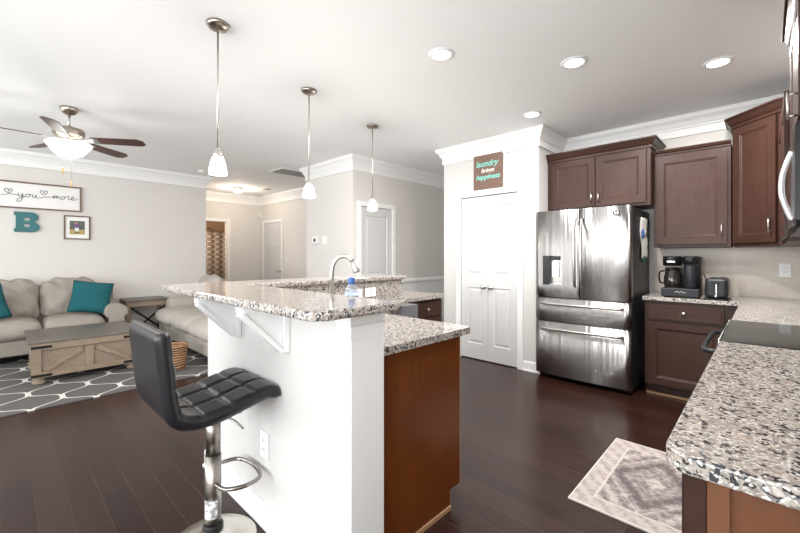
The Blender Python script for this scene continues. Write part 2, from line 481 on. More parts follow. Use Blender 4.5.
# dining wall with closet door
mb = MB(); mb.box(-4.30, -4.18, 3.42, 3.567, 0, CE); mb.box(-4.30, -4.18, 4.195, 6.3, 0, CE); mb.box(-4.30, -4.18, 3.567, 4.195, 2.01, CE)
struct(mb.build('wall_dining', M_wall))
wallbox('wall_dining_end', -4.18, px0, 6.2, 6.3)
wallbox('wall_thermostat', -5.36, -4.30, 3.42, 3.54)
wallbox('wall_hall_return', -5.36, -5.24, 3.54, 4.35)
mb = MB(); mb.box(-5.36, -7.82, 4.35, 4.47, 0, CE); mb.box(-8.62, -8.92, 4.35, 4.47, 0, CE); mb.box(-7.82, -8.62, 4.35, 4.47, 2.06, CE)
struct(mb.build('wall_hall_right', M_wall))
mb = MB(); mb.box(-8.92, -8.80, 2.43, 2.85, 0, CE); mb.box(-8.92, -8.80, 3.545, 4.35, 0, CE); mb.box(-8.92, -8.80, 2.85, 3.545, 2.06, CE)
struct(mb.build('wall_hall_end', M_wall))
wallbox('wall_sofa', -7.37, -7.25, -3, 2.55)
wallbox('wall_hall_left', -8.8, -7.37, 2.43, 2.55)
mb = MB(); mb.box(-10.9, -8.92, 2.3, 2.42, 0, 2.5); mb.box(-10.9, -8.92, 4.6, 4.7, 0, 2.5); mb.box(-11, -10.9, 2.3, 4.7, 0, 2.5); mb.box(-10.9, -8.92, 2.42, 4.6, 2.5, 2.55)
struct(mb.build('wall_bathroom', M_tan))
# rear wall behind the camera, with unseen windows added to bring in daylight
mb = MB(); wins = [(-6.8, -5.2), (-4.7, -3.1), (-2.5, -.95), (-.65, .2)]
xs = [-7.37] + [q for w in wins for q in w] + [.56]
for a, b in zip(xs[0::2], xs[1::2]): mb.box(a, b, -3.12, -3, 0, CE)
for a, b in wins: mb.box(a, b, -3.12, -3, 0, .5); mb.box(a, b, -3.12, -3, 2.35, CE)
struct(mb.build('wall_rear', M_wall))
for i, (a, b) in enumerate(wins):
    mb = MB()
    for u in (a, (a+b)/2-.02, b-.04): mb.box(u, u+.04, -3.08, -3.04, .5, 2.35)
    for z in (.5, 1.42, 2.31): mb.box(a, b, -3.08, -3.04, z, z+.04)
    struct(mb.build('added_window_%d' % (i+1), M_trim))  # frame of an added window, out of view

crown = [(0, 0), (.083, 0), (.083, -.014), (.079, -.022), (.078, -.036), (.05, -.065), (.032, -.1), (.024, -.105), (.024, -.12), (.013, -.126), (.013, -.185), (.018, -.19), (.018, -.20), (0, -.20)]
base = [(0, 0), (.022, 0), (.022, .012), (.014, .02), (.014, .095), (.008, .11), (0, .11)]
g = .0015
p_l = [(-7.25+g, -2.98), (-7.25+g, 2.55+g), (-8.8+g, 2.55+g), (-8.8+g, 4.35-g), (-5.36-g, 4.35-g), (-5.36-g, 3.42-g), (-4.18+g, 3.42-g), (-4.18+g, 6.2-g), (px0-g, 6.2-g), (px0-g, py-g), (px1+g, py-g), (px1+g, 4.78-g), (.44-g, 4.78-g), (.44-g, -2.98)]
struct(MB().sweep(p_l, crown, CE-.001, -1).build('trim_1', M_trim))
def bb(name, path, sgn=-1): struct(MB().sweep(path, base, .001, sgn).build(name, M_trim))
bb('baseboard_sofa', [(-7.25+g, -2.98), (-7.25+g, 2.55+g), (-8.8+g, 2.55+g), (-8.8+g, 2.78)])
bb('baseboard_hall', [(-8.8+g, 3.62), (-8.8+g, 4.35-g), (-8.69, 4.35-g)])
bb('baseboard_hall_right', [(-7.75, 4.35-g), (-5.36-g, 4.35-g), (-5.36-g, 3.42-g), (-4.18+g, 3.42-g), (-4.18+g, 3.49)])
bb('baseboard_dining', [(-4.18+g, 4.27), (-4.18+g, 6.2-g), (px0-g, 6.2-g), (px0-g, py-g), (-2.895, py-g)])
bb('baseboard_pantry', [(-1.975, py-g), (px1+g, py-g), (px1+g, 4.2)])
# chair rail on dining wall
struct(MB().sweep([(-4.18+g, 4.28), (-4.18+g, 6.19)], [(0, 0), (.022, 0), (.03, .02), (.03, .04), (.012, .07), (0, .07)], .86, -1).build('trim_2', M_trim))
struct(MB().sweep([(-4.18+g, 4.28), (-4.18+g, 6.19)], [(0, 0), (.004, 0), (.004, .745), (0, .745)], .112, -1).build('trim_3', M_trim))

def casing(name, T, x0, x1, h, w=.068, t=.018):
    """door casing, local: wall plane y=0, room on -y"""
    mb = MB(); mb.M = T
    mb.box(x0-w, x0, -t, -g, 0, h+w); mb.box(x1, x1+w, -t, -g, 0, h+w); mb.box(x0, x1, -t, -g, h, h+w)
    # jamb lining
    struct(mb.build(name, M_trim, bev=.004))
def Tm(x, y, rz): return Matrix.Translation((x, y, 0)) @ Matrix.Rotation(R(rz), 4, 'Z')
casing('trim_4', Tm(0, py, 0), -2.826, -2.046, 2.03)
casing('trim_5', Tm(-4.18, 0, 90), 3.567, 4.195, 2.01)
casing('trim_6', Tm(0, 4.35, 0), -8.62, -7.82, 2.06)
casing('trim_7', Tm(-8.8, 0, 90), 2.85, 3.545, 2.06)

raised = [(.008, .010), (.018, .010), (.042, .003)]
def leaf(name, T, x0, x1, h, panels, y0=.045, hinge_side=None, hinge_z=()):
    mb = MB(); mb.M = T
    mb.slab(x0, x1, .012, h, .035, panels, raised, y=y0)
    d = struct(mb.build(name, M_door))
    if hinge_side is not None:
        for z in hinge_z:
            q = MB(); q.M = T; q.cyl((hinge_side, y0-.037, 0), .006, z, z+.09, 10); q.build('hinge', M_steel, d)
    return d
def knob(d, T, x, z, m=M_steel, y=.01):
    q = MB(); q.M = T
    q.lathe([(.026, 0), (.026, -.006), (.012, -.010), (.009, -.028), (.020, -.036), (.027, -.05), (.024, -.062), (.012, -.068), (0, -.069)], (x, y, z), 20, True, 'y')
    q.build('door_knob', m, d)
TP = Tm(0, py, 0)
xm = (-2.826-2.046)/2
for i, (a, b, hs, kx) in enumerate(((-2.822, xm-.0015, -2.824, xm-.05), (xm+.0015, -2.050, -2.048, xm+.05))):
    pn = [(a+.095, b-.075, .20, .90), (a+.095, b-.075, 1.06, 1.90)] if i == 0 else [(a+.075, b-.095, .20, .90), (a+.075, b-.095, 1.06, 1.90)]
    d = leaf('door_%d' % (i+1), TP, a, b, 2.022, pn, .045, hs, (.25, 1.0, 1.78))
    d['label'] = 'left leaf of the white double pantry door' if i == 0 else 'right leaf of the white double pantry door'
    knob(d, TP, kx, .91)
TD = Tm(-4.18, 0, 90)
d = leaf('door_3', TD, 3.572, 4.190, 2.003, [(3.66, 4.10, .2, .85), (3.66, 4.10, 1.02, 1.88)], .045, 3.570, (.25, 1.0, 1.75)); knob(d, TD, 4.13, .92)
d['label'] = 'white closet door on the dining wall'
TH = Tm(0, 4.35, 0)
pn = []
for a, b in ((-8.52, -8.26), (-8.18, -7.92)):
    pn += [(a, b, .2, .75), (a, b, .88, 1.5), (a, b, 1.62, 1.92)]
d = leaf('door_4', TH, -8.615, -7.825, 2.052, pn, .045, -8.617, (.25, 1.0, 1.8)); d['label'] = 'white six panel hall door'
q = MB(); q.M = TH; q.lathe([(.026, 0), (.026, -.008), (.01, -.012), (.01, -.04)], (-7.89, .01, .95), 16, True, 'y'); q.box(-8.0, -7.88, -.04, -.025, .94, .96); q.build('door_handle', M_bronze, d)

# ------------------------------------------------------------------ granite peninsula
mb = MB(); mb.box(-2.47, -1.085, .88, 1.03, 0, 1.083); mb.box(-2.47, -2.335, 1.03, 2.45, 0, 1.083)
struct(mb.build('wall_peninsula', M_wallw), 'white half wall under the raised granite bar')
bb('baseboard_peninsula', [(-1.10, .88-g), (-2.47-g, .88-g), (-2.47-g, 2.45)], 1)
# end post trim with cap moulding
mb = MB(); mb.box(-1.084, -1.076, .872, 1.036, .0, .985)
mb.sweep([(-1.16, .879), (-1.0845, .879), (-1.0845, 1.034)], [(0, 0), (.010, 0), (.010, .05), (.016, .056), (.02, .075), (.02, .096), (0, .096)], .985, -1)
struct(mb.build('trim_8', M_trim, bev=.002), 'white trim around the end of the half wall')
bar = rounded([(-.985, .655), (-.985, 1.05), (-2.29, 1.05), (-2.29, 2.49), (-2.62, 2.49), (-2.62, .655)], [.07, .035, 0, .03, .03, .06])
o = MB().prism([(x+1.6, y-.85) for x, y in bar], 0, .034).build('bar_countertop', M_gran, bev=.011, seg=3, loc=(-1.6, .85, 1.0845))
tag(o, 'raised L-shaped granite bar top above the white half wall', 'countertop')
pen = [(-2.31, 1.038), (-1.125, 1.038), (-1.125, 1.735), (-2.0, 1.735), (-2.1, 1.85), (-2.12, 2.25), (-2.27, 2.47), (-2.29, 3.045), (-2.92, 3.045), (-2.92, 2.48), (-2.31, 2.48)]
penr = rounded(pen, [0, .01, .03, .02, 0, 0, 0, .02, .02, 0, 0])
sink = rounded([(-2.08, 1.26), (-1.62, 1.26), (-1.62, 1.60), (-2.08, 1.60)], .05)
ox, oy = -1.6, 1.4
o = MB().prism([(x-ox, y-oy) for x, y in penr], 0, .034, [[(x-ox, y-oy) for x, y in sink]]).build('peninsula_countertop', M_gran, bev=.010, seg=3, loc=(ox, oy, .881))
tag(o, 'lower speckled granite worktop on the kitchen side of the white half wall', 'countertop')
o = MB().box(-.009, .009, 0, 1.385, 0, .168).build('backsplash_slab', M_gran, loc=(-2.322, 1.055, .9155))
tag(o, 'low granite backsplash slab under the far arm of the bar top', 'backsplash')
# sink basin
s_root = thing('kitchen_sink', 'stainless steel sink basin set into the lower granite worktop', 'sink', (-1.85, 1.43, .70))
hx, hy = .228, .168
mb = MB(); o1 = rounded([(-hx, -hy), (hx, -hy), (hx, hy), (-hx, hy)], .05); o2 = rounded([(-hx+.008, -hy+.008), (hx-.008, -hy+.008), (hx-.008, hy-.008), (-hx+.008, hy-.008)], .045)
mb.prism(o1, 0, .179, [o2]); mb.prism(o2, 0, .006); mb.build('basin', M_steel, s_root)
MB().lathe([(.045, .007), (.045, .010), (.03, .010), (.028, .008)], (0, 0, 0)).build('drain', M_chrome, s_root)
# brackets under the bar
def bracket(x, label):
    r = thing('bar_bracket', label, 'bracket', (x, .878, .87), 0, 'white corbels under the bar top')
    MB().box(-.024, .024, -.026, 0, 0, .212).build('upright', M_trim, r, bev=.002)
    MB().box(-.024, .024, -.215, -.027, .187, .212).build('shelf_arm', M_trim, r, bev=.002)
    mb = MB(); mb.M = Matrix.Rotation(R(90), 4, 'Z') @ Matrix.Rotation(R(90), 4, 'X')
    mb.prism([(-.21, .186), (-.027, .186), (-.027, .005)], -.008, .008); mb.build('web_panel', M_trim, r)
    mb = MB(); a = math.hypot(.185, .187); mb.M = Matrix.Translation((0, -.028, .006)) @ Matrix.Rotation(-math.atan2(.185, .185), 4, 'X')
    mb.box(-.020, .020, -a+.01, 0, -.012, .006); mb.build('diagonal_brace', M_trim, r)
bracket(-1.53, 'white triangular bracket under the bar top, nearest the post end')
bracket(-2.02, 'white triangular bracket under the bar top, behind the stool back near the sofa')

def outlet(name, label, T, x, z, wdt=.072, h=.115, kind='outlet', cat='outlet', group=None, gangs=1):
    r = thing(name, label, cat, (0, 0, 0), 0, group)
    r.matrix_world = T @ Matrix.Translation((x, -g, z))
    MB().box(-wdt/2, wdt/2, -.006, 0, -h/2, h/2).build('cover_plate', M_white, r, bev=.002)
    for k in range(gangs):
        cx = (k-(gangs-1)/2)*.046
        if kind == 'outlet':
            for dz in (-.021, .021):
                q = MB().box(cx-.016, cx+.016, -.0085, -.006, dz-.015, dz+.015).build('socket', M_white, r, bev=.002)
                b = MB(); b.box(cx-.008, cx-.005, -.0092, -.0084, dz-.003, dz+.008); b.box(cx+.005, cx+.008, -.0092, -.0084, dz-.003, dz+.008); b.build('slots', M_slot, q)
        else:
            MB().box(cx-.016, cx+.016, -.0105, -.006, -.033, .033).build('rocker', M_white, r, bev=.002)
    return r
outlet('wall_outlet', 'white duplex outlet low on the half wall behind the stool pole', Tm(0, .88, 0), -1.735, .385, .078, .125)
outlet('wall_outlet', 'white outlet on the stone backsplash to the right of the toaster', Tm(0, 4.78-.012, 0), .127, 1.165, .075, .12)
outlet('backsplash_outlet', 'white horizontal plate on the granite backsplash, behind the bottle', Tm(-2.313, 0, 90), 1.925, .995, .115, .072)
outlet('backsplash_outlet', 'white horizontal plate on the granite backsplash, right of the bottle', Tm(-2.313, 0, 90), 2.07, .998, .115, .072)
outlet('light_switch', 'white rocker switch plate to the right of the thermostat', Tm(0, 3.42, 0), -4.86, 1.53, .115, .115, 'sw', 'switch', None, 2)
outlet('light_switch', 'white switch plate beside the six panel hall door', Tm(0, 4.35, 0), -7.60, 1.2, .075, .12, 'sw', 'switch')
th = thing('thermostat', 'small white thermostat with dark screen on the wall by the closet door', 'thermostat', (-5.09, 3.418, 1.54))
MB().box(-.07, .07, -.024, 0, -.05, .05).build('case', M_white, th, bev=.006); MB().lathe([(.028, -.0245), (.028, -.028), (0, -.029)], (0, 0, 0), 20, True, 'y').build('screen', M_slot, th); MB().box(-.075, .075, -.03, 0, -.062, -.052).build('ledge', M_white, th)
sd = thing('motion_sensor', 'small white sensor high in the hall corner', 'sensor', (-8.78, 4.30, 2.27))
MB().box(-.018, .03, -.03, .045, -.06, .04).build('case', M_white, sd, bev=.01); MB().lathe([(.02, 0), (.02, -.008), (0, -.016)], (.006, -.03, -.02), 16, True, 'y').build('lens', M_white, sd)

# faucet, bottle
f = thing('kitchen_faucet', 'brushed nickel gooseneck faucet rising behind the bar top', 'faucet', (-1.572, 1.15, .9155))
MB().lathe([(.030, 0), (.030, .008), (.022, .016), (.020, .05), (.023, .075), (.017, .13), (.013, .16), (.013, .17)], (0, 0, 0)).build('body', M_steel, f)
neck = [(0, 0, .17), (0, 0, .29)] + [(.0 + .055*(1-math.cos(R(a))), .055*(1-math.cos(R(a)))*.6, .29+.085*math.sin(R(a))) for a in range(15, 126, 10)]
nx = neck[-1]; neck += [(nx[0]+.008, nx[1]+.005, nx[2]-.012)]
MB().tube(neck, .0115, 10).build('spout', M_steel, f)
a = Vector(neck[-1]); MB().tube([a, a+Vector((.007, .004, -.014)), a+Vector((.016, .010, -.045)), a+Vector((.018, .011, -.055))], [.0125, .014, .0175, .016], 12).build('spray_head', M_steel, f)
MB().tube([(.018, 0, .10), (.045, .01, .105), (.05, .012, .12), (.035, .01, .19)], [.008, .009, .008, .005], 10).build('lever', M_steel, f)
bt = thing('plastic_bottle', 'clear plastic bottle with blue cap and pale label beside the faucet', 'bottle', (-1.435, 1.165, .9155))
MB().lathe([(.030, 0), (.033, .006), (.033, .20), (.030, .215), (.018, .235), (.013, .24), (.013, .25)], (0, 0, 0)).build('body', M_clear, bt)
MB().lathe([(.0338, .08), (.0338, .20)], (0, 0, 0)).build('label', M_lblue, bt); MB().lathe([(.0342, .175), (.0342, .187)], (0, 0, 0)).build('label_band', M_navy, bt)
MB().lathe([(.016, .24), (.017, .243), (.017, .268), (.014, .272), (0, .272)], (0, 0, 0)).build('cap', M_blue, bt)

# ------------------------------------------------------------------ cabinets
shaker = [(.004, .004), (.012, .0055), (.018, .009), (.022, .009)]
def pull(parent, x, z0, z1, y, horiz=False, m=M_steel):
    mb = MB()
    if horiz:
        mb.tube([(z0, y-.028, x), (z1, y-.028, x)], .0055, 10)
        for q in (z0+.012, z1-.012): mb.tube([(q, y, x), (q, y-.028, x)], .0045, 8)
    else:
        mb.tube([(x, y-.028, z0), (x, y-.028, z1)], .0055, 10)
        for q in (z0+.012, z1-.012): mb.tube([(x, y, q), (x, y-.028, q)], .0045, 8)
    mb.build('pull', m, parent)
def dknob(parent, x, z, y):
    MB().lathe([(.007, 0), (.006, -.012), (.014, -.018), (.016, -.024), (.012, -.03), (0, -.031)], (x, y, z), 16, True, 'y').build('knob', M_steel, parent)
def cab_door(root, x0, x1, z0, z1, st=.06, m=None, name='door'):
    return MB().slab(x0, x1, z0, z1, .02, [(x0+st, x1-st, z0+st, z1-st)], shaker, y=-.0015).build(name, m or M_darkp, root, bev=.002)
def cab_drawer(root, x0, x1, z0, z1, m=None):
    d = MB().slab(x0, x1, z0, z1, .02, [(x0+.012, x1-.012, z0+.012, z1-.012)], [(.004, -.001), (.01, 0)], y=-.0015).build('drawer', m or M_darkp, root, bev=.002)
    return d
def crown_part(root, path, h, proj=.055, sgn=-1, name='crown_moulding'):
    pr = [(0, 0), (.012, 0), (.012, h*.25), (.02, h*.3), (.026, h*.42), (proj*.75, h*.75), (proj*.8, h*.82), (proj, h*.84), (proj, h), (0, h)]
    MB().sweep(path, pr, 0, sgn).build(name, M_dark, root)
def base_cab(name, label, loc, rz, w, d, cols, toe=True, sides=True, h=.878, bm=None):
    r = thing(name, label, 'cabinet', loc, rz)
    mb = MB(); mb.box(0, w, 0, d, .10, h); mb.box(0, w, .075, d, 0, .10)
    mb.build('body', bm or M_dark, r, bev=.002)
    for x0, x1, items in cols:
        for it in items:
            if it[0] == 'drawer':
                q = cab_drawer(r, x0, x1, it[1], it[2]); dknob(q, (x0+x1)/2, (it[1]+it[2])/2, -.0215)
            elif it[0] == 'door':
                q = cab_door(r, x0, x1, it[1], it[2])
                if it[3]: dknob(q, x0+.03 if it[3] == 'l' else x1-.03, it[2]-.05, -.0215)
    return r
# back run, right of the fridge
c = base_cab('base_cabinet', 'dark wood base cabinet with one drawer and door, right of the fridge', (-.812, 4.17, 0), 0, .70, .605,
             [(.03, .565, [('drawer', .715, .85), ('door', .12, .69, None)])])
MB().box(0, .62, .055, .073, .0015, .02).build('shoe_moulding', M_raw, c)['label'] = 'raw wood strip along the floor'
# right run far side of the range (mostly behind the near counter)
base_cab('base_cabinet', 'dark base cabinet tucked between the range and the back corner', (-.112, 4.168, 0), -90, 1.205, .548, [(.03, 1.175, [('drawer', .715, .85), ('door', .12, .69, 'r')])])
# near run
c = base_cab('base_cabinet', 'brown base cabinet under the nearest granite counter, its end panel facing out', (-.10, 2.19, 0), -90, 1.27, .535,
             [(.03, .63, [('drawer', .715, .85), ('door', .12, .69, 'r')]), (.66, 1.24, [('drawer', .715, .85), ('door', .12, .69, 'l')])])
mb = MB(); mb.box(1.271, 1.288, .022, .055, 0, .878); mb.build('end_stile', M_redl2, c, bev=.002)
mb = MB(); mb.box(1.271, 1.279, .055, .53, 0, .878); mb.build('end_panel', M_redl, c)
MB().box(1.271, 1.286, -.012, .0215, 0.1, .878).build('end_edge', M_dark, c, bev=.002)
# peninsula cabinets
c = base_cab('peninsula_cabinet', 'reddish brown cabinet under the lower granite worktop beside the white post', (-1.176, 1.668, 0), 180, .24, .625, [(.015, .225, [('drawer', .715, .85), ('door', .12, .69, 'l')])])
mb = MB(); mb.M = Matrix.Translation((-.016, 0, 0)) @ Matrix.Rotation(R(90), 4, 'Z') @ Matrix.Rotation(R(90), 4, 'X')
mb.prism([(0, .1), (.085, .1), (.085, .0), (.624, .0), (.624, .878), (0, .878)], 0, .0145)
mb.build('end_panel', M_red, c)['label'] = 'smooth reddish brown end panel'
MB().box(-.024, -.017, .085, .60, .0015, .022).build('shoe_moulding', M_raw, c)
mb = MB(); mb.box(-.0165, -.0015, -.004, -.001, .1, .878); mb.box(-.0165, -.0015, .081, .0835, 0, .1); mb.build('edge_band', M_raw, c)
c2 = base_cab('peninsula_cabinet', 'sink base cabinet facing the kitchen below the lower worktop', (-1.418, 1.668, 0), 180, .56, .23, [(.015, .275, [('door', .12, .85, 'r')]), (.285, .545, [('door', .12, .85, 'l')])], h=.69)
c3 = base_cab('peninsula_cabinet', 'dark cabinet with drawers at the far end of the peninsula', (-2.325, 2.485, 0), 90, .54, .58,
     [(.06, .52, [('drawer', .715, .855), ('drawer', .52, .70), ('drawer', .12, .505)])])
dw = thing('dishwasher', 'grey steel dishwasher panel beside the far peninsula drawers', 'dishwasher', (-2.16, 1.87, 0), 88)
MB().box(0, .59, 0, .14, .1, .878).build('body', mat('grey_appliance_side', (.16, .16, .18), .4), dw); MB().box(.005, .36, -.02, -.001, .11, .87).build('front_panel', M_ss, dw, bev=.003); MB().tube([(.05, -.05, .79), (.32, -.05, .79)], .008).build('handle', M_steel, dw); MB().box(.01, .36, .05, .1, 0, .1).build('toe_kick', M_blks, dw)

# right hand countertops
o = MB().prism(rounded([(-.145, .884), (.438, .884), (.438, 2.196), (-.145, 2.196)], [.05, 0, 0, .004]), 0, .034).build('near_countertop', M_gran, bev=.012, seg=3, loc=(0, 0, .881))
tag(o, 'large speckled granite counter in the near right corner', 'countertop')
o = MB().prism(rounded([(-.835, 4.145), (-.145, 4.145), (-.145, 2.952), (.438, 2.952), (.438, 4.766), (-.835, 4.766)], [.02, .015, .004, 0, 0, 0]), 0, .034).build('corner_countertop', M_gran, bev=.010, seg=3, loc=(0, 0, .881))
tag(o, 'granite counter turning the back corner under the coffee maker and toaster', 'countertop')
mb = MB(); mb.box(-.86, .426, 4.768, 4.779, .9155, 1.366); mb.box(.427, .439, 1.0, 4.766, .9155, 1.366)
struct(mb.build('wall_tile', M_tile), 'beige stone tile backsplash')

def upper(name, label, loc, rz, w, d, h, doors, crown_h=0, cpath=None, proj=.055, group=None):
    r = thing(name, label, 'cabinet', loc, rz, group)
    MB().box(0, w, 0, d, 0, h).build('body', M_dark, r, bev=.002)
    for x0, x1, z0, z1, px, pz in doors:
        q = cab_door(r, x0, x1, z0, z1, .062)
        if px is not None: pull(q, px, pz, pz+.115, -.0215)
    if crown_h:
        MB_ = crown_part
        e = bpy.data.objects.new('x', None)
        pr = [(0, 0), (.012, 0), (.012, crown_h*.25), (.02, crown_h*.32), (.026, crown_h*.42), (proj*.75, crown_h*.75), (proj*.8, crown_h*.82), (proj, crown_h*.84), (proj, crown_h), (0, crown_h)]
        MB().sweep(cpath, pr, h-.03, -1).build('crown_moulding', M_dark, r)
        bpy.data.objects.remove(e)
    return r
w = 1.0
upper('upper_cabinet', 'dark two door cabinet above the stainless fridge', (-1.797, 4.33, 1.785), 0, 1.0, .445, .585,
      [(.055, .505, .03, .545, .475, .06), (.515, .965, .03, .545, .545, .06)], .095, [(-.0, -.001), (1.001, -.001), (1.001, .44)])
upper('upper_cabinet', 'dark single door cabinet above the coffee maker', (-.793, 4.45, 1.372), 0, .578, .327, .925,
      [(.025, .55, .03, .87, .515, .09)], .05, [(0, -.001), (.578, -.001)], .022)
# diagonal corner cabinet
r = thing('corner_cabinet', 'tall diagonal dark cabinet in the back corner above the counter', 'cabinet', (-.205, 4.45, 1.372), -45)
dw_ = .415
mb = MB()
s = math.sqrt(.5)
def to_loc(x, y):
    dx, dy = x+.205, y-4.45
    return (dx*s-dy*s, dx*s+dy*s)
poly = [to_loc(*p) for p in ((-.205, 4.45), (.088, 4.157), (.436, 4.157), (.436, 4.764), (-.205, 4.764))]
mb.prism(poly, 0, 1.06); mb.build('body', M_dark, r, bev=.002)
q = cab_door(r, .022, dw_-.022, .03, 1.02, .062); pull(q, dw_-.05, .10, .215, -.0215)
L = .415
pr_h = .095; proj = .055
pr = [(0, 0), (.012, 0), (.012, pr_h*.25), (.02, pr_h*.32), (.026, pr_h*.42), (proj*.75, pr_h*.75), (proj*.8, pr_h*.82), (proj, pr_h*.84), (proj, pr_h), (0, pr_h)]
e1 = to_loc(-.206, 4.76); e2 = to_loc(-.206, 4.449); e3 = to_loc(.087, 4.156); e4 = to_loc(.43, 4.156)
MB().sweep([e1, e2, e3, e4], pr, 1.03, -1).build('crown_moulding', M_dark, r)
# right wall uppers
upper('upper_cabinet', 'dark cabinet seen edge-on between the microwave and the corner cabinet', (.098, 4.154, 1.372), -90, 1.19, .34, .86, [(.03, .58, .03, .83, None, 0), (.60, 1.16, .03, .83, None, 0)])
upper('upper_cabinet', 'dark cabinet with bar pulls above the microwave at the right edge', (.118, 2.955, 1.835), -90, .76, .32, .595, [(.02, .74, .02, .56, .70, .02)], .095, [(-.001, .32), (-.001, -.001), (.761, -.001), (.761, .32)], .05)

# ------------------------------------------------------------------ appliances
fr = thing('refrigerator', 'stainless french door refrigerator with ice dispenser beside the pantry', 'refrigerator', (-1.338, 3.98, 0))
MB().box(-.452, .452, .075, .76, .035, 1.745).build('body', M_blks, fr, bev=.004)
mb = MB()
for x in (-.40, .40): mb.cyl((x, .11, 0), .022, 0, .035, 12); mb.cyl((x, .7, 0), .022, 0, .035, 12)
mb.build('feet', M_blk, fr)
MB().box(-.44, .44, .09, .12, .012, .034).build('base_grille', M_blk, fr)
def curved_door(name, x0, x1, z0, z1, bulge=.022, hole=None, n=16):
    def yf(x): return bulge*((x/.452)**2)*.9
    mb = MB(); xs = [x0+(x1-x0)*k/n for k in range(n+1)]
    if hole: xs = sorted(set(xs+[hole[0], hole[1]]))
    zs = [z0, z1] if not hole else [z0, hole[2], hole[3], z1]
    def edge(x): # rounded vertical edges
        e = min(x-x0, x1-x); return 0 if e > .012 else (.012-e)*.6
    G = [[mb.v((x, yf(x)+edge(x), z)) for z in zs] for x in xs]; B = [[mb.v((x, .072, z)) for z in zs] for x in xs]
    for i in range(len(xs)-1):
        for j in range(len(zs)-1):
            if hole and j == 1 and xs[i] >= hole[0]-1e-6 and xs[i+1] <= hole[1]+1e-6:
                continue
            mb.f([G[i][j], G[i+1][j], G[i+1][j+1], G[i][j+1]], True)
        mb.f([B[i][0], B[i+1][0], G[i+1][0], G[i][0]]); mb.f([B[i][-1], B[i+1][-1], G[i+1][-1], G[i][-1]])
        for j in range(len(zs)-1): mb.f([B[i][j], B[i+1][j], B[i+1][j+1], B[i][j+1]])
    for j in range(len(zs)-1):
        mb.f([G[0][j], G[0][j+1], B[0][j+1], B[0][j]]); mb.f([G[-1][j], G[-1][j+1], B[-1][j+1], B[-1][j]])
    return mb.build(name, M_ss, fr)
hole = (-.372, -.175, .985, 1.295)
dl = curved_door('left_door', -.452, -.003, .862, 1.762, hole=hole)
drr = curved_door('right_door', .003, .452, .862, 1.762)
d2 = curved_door('middle_drawer', -.452, .452, .612, .852)
d3 = curved_door('bottom_drawer', -.452, .452, .05, .602)
# dispenser recess
mb = MB(); mb.box(-.371, -.176, .055, .066, .986, 1.294); mb.box(-.371, -.366, .016, .055, .986, 1.294); mb.box(-.181, -.176, .010, .055, .986, 1.294); mb.box(-.366, -.181, .012, .055, .986, 1.0)
rec = mb.build('dispenser_recess', M_steel, dl)
MB().box(-.371, -.300, .010, .054, .987, 1.293).build('control_panel', M_blk2, dl)
MB().box(-.295, -.20, .014, .054, 1.245, 1.29).build('ice_chute', M_blk2, dl, bev=.004)
MB().box(-.285, -.215, .035, .05, 1.07, 1.235).build('paddle', M_white, dl, bev=.004)
for sg, d in ((-1, dl), (1, drr)):
    pts = [(sg*.035, .0, .985)] + [(sg*.032, -.062+.03*((z-1.32)/.34)**2, z) for z in [.99+.66*k/12 for k in range(13)]] + [(sg*.035, .0, 1.655)]
    MB().tube(pts, .0125, 10).build('handle', M_steel, d)
for z, d in ((.795, d2), (.535, d3)):
    pts = [(-.385, .02, z)] + [(x, -.045+.018*(x/.385)**2, z) for x in [-.382+.764*k/14 for k in range(15)]] + [(.385, .02, z)]
    MB().tube(pts, .014, 10).build('handle', M_steel, d)
b = MB().box(.30, .365, .0035, .0125, 1.675, 1.712).build('badge', M_blk, drr)
q = MB(); q.box(.315, .325, .0022, .0034, 1.69, 1.706); q.box(.335, .35, .0022, .0034, 1.69, 1.706); q.box(.308, .356, .0022, .0034, 1.682, 1.685); q.build('badge_print', M_white, b)

# cloth hanging at the fridge side
ht = thing('hanging_towel', 'white cloth with blue clip hanging on the dark side of the fridge', 'towel', (-.884, 4.33, 1.27))
mb = MB(); n = 14; rows = []
for j in range(n+1):
    z = .40*j/n; wd = .31-.09*(1-j/n)+.02*math.sin(j*1.3)
    rows.append([( .012+.008*math.sin(i*1.7+j*.5), -.03+wd*(i/8)+.04*(1-j/n), z) for i in range(9)])
V1 = [[mb.v(p) for p in r_] for r_ in rows]; V2 = [[mb.v((p[0]-.005, p[1], p[2])) for p in r_] for r_ in rows]
for V in (V1, V2):
    for j in range(n):
        for i in range(8): mb.f([V[j][i], V[j][i+1], V[j+1][i+1], V[j+1][i]], True)
for j in range(n):
    for i in (0, 8): mb.f([V1[j][i], V1[j+1][i], V2[j+1][i], V2[j][i]])
for i in range(8):
    for j in (0, n): mb.f([V1[j][i], V1[j][i+1], V2[j][i+1], V2[j][i]])
mb.build('cloth', M_cloth, ht)
M_green = mat('dark_green_fabric', (.02, .13, .08), .8)
MB().cushion((.014, .09, -.014), (.012, .11, .05), .006, n=4).build('green_hem', M_green, ht)
MB().cushion((.022, .01, .235), (.02, .035, .09), .009, n=4).build('blue_clip', M_blue, ht)
MB().tube([(.006, .10, .25), (.035, .13, .255), (.035, .19, .26)], .005).build('hook', M_steel, ht)

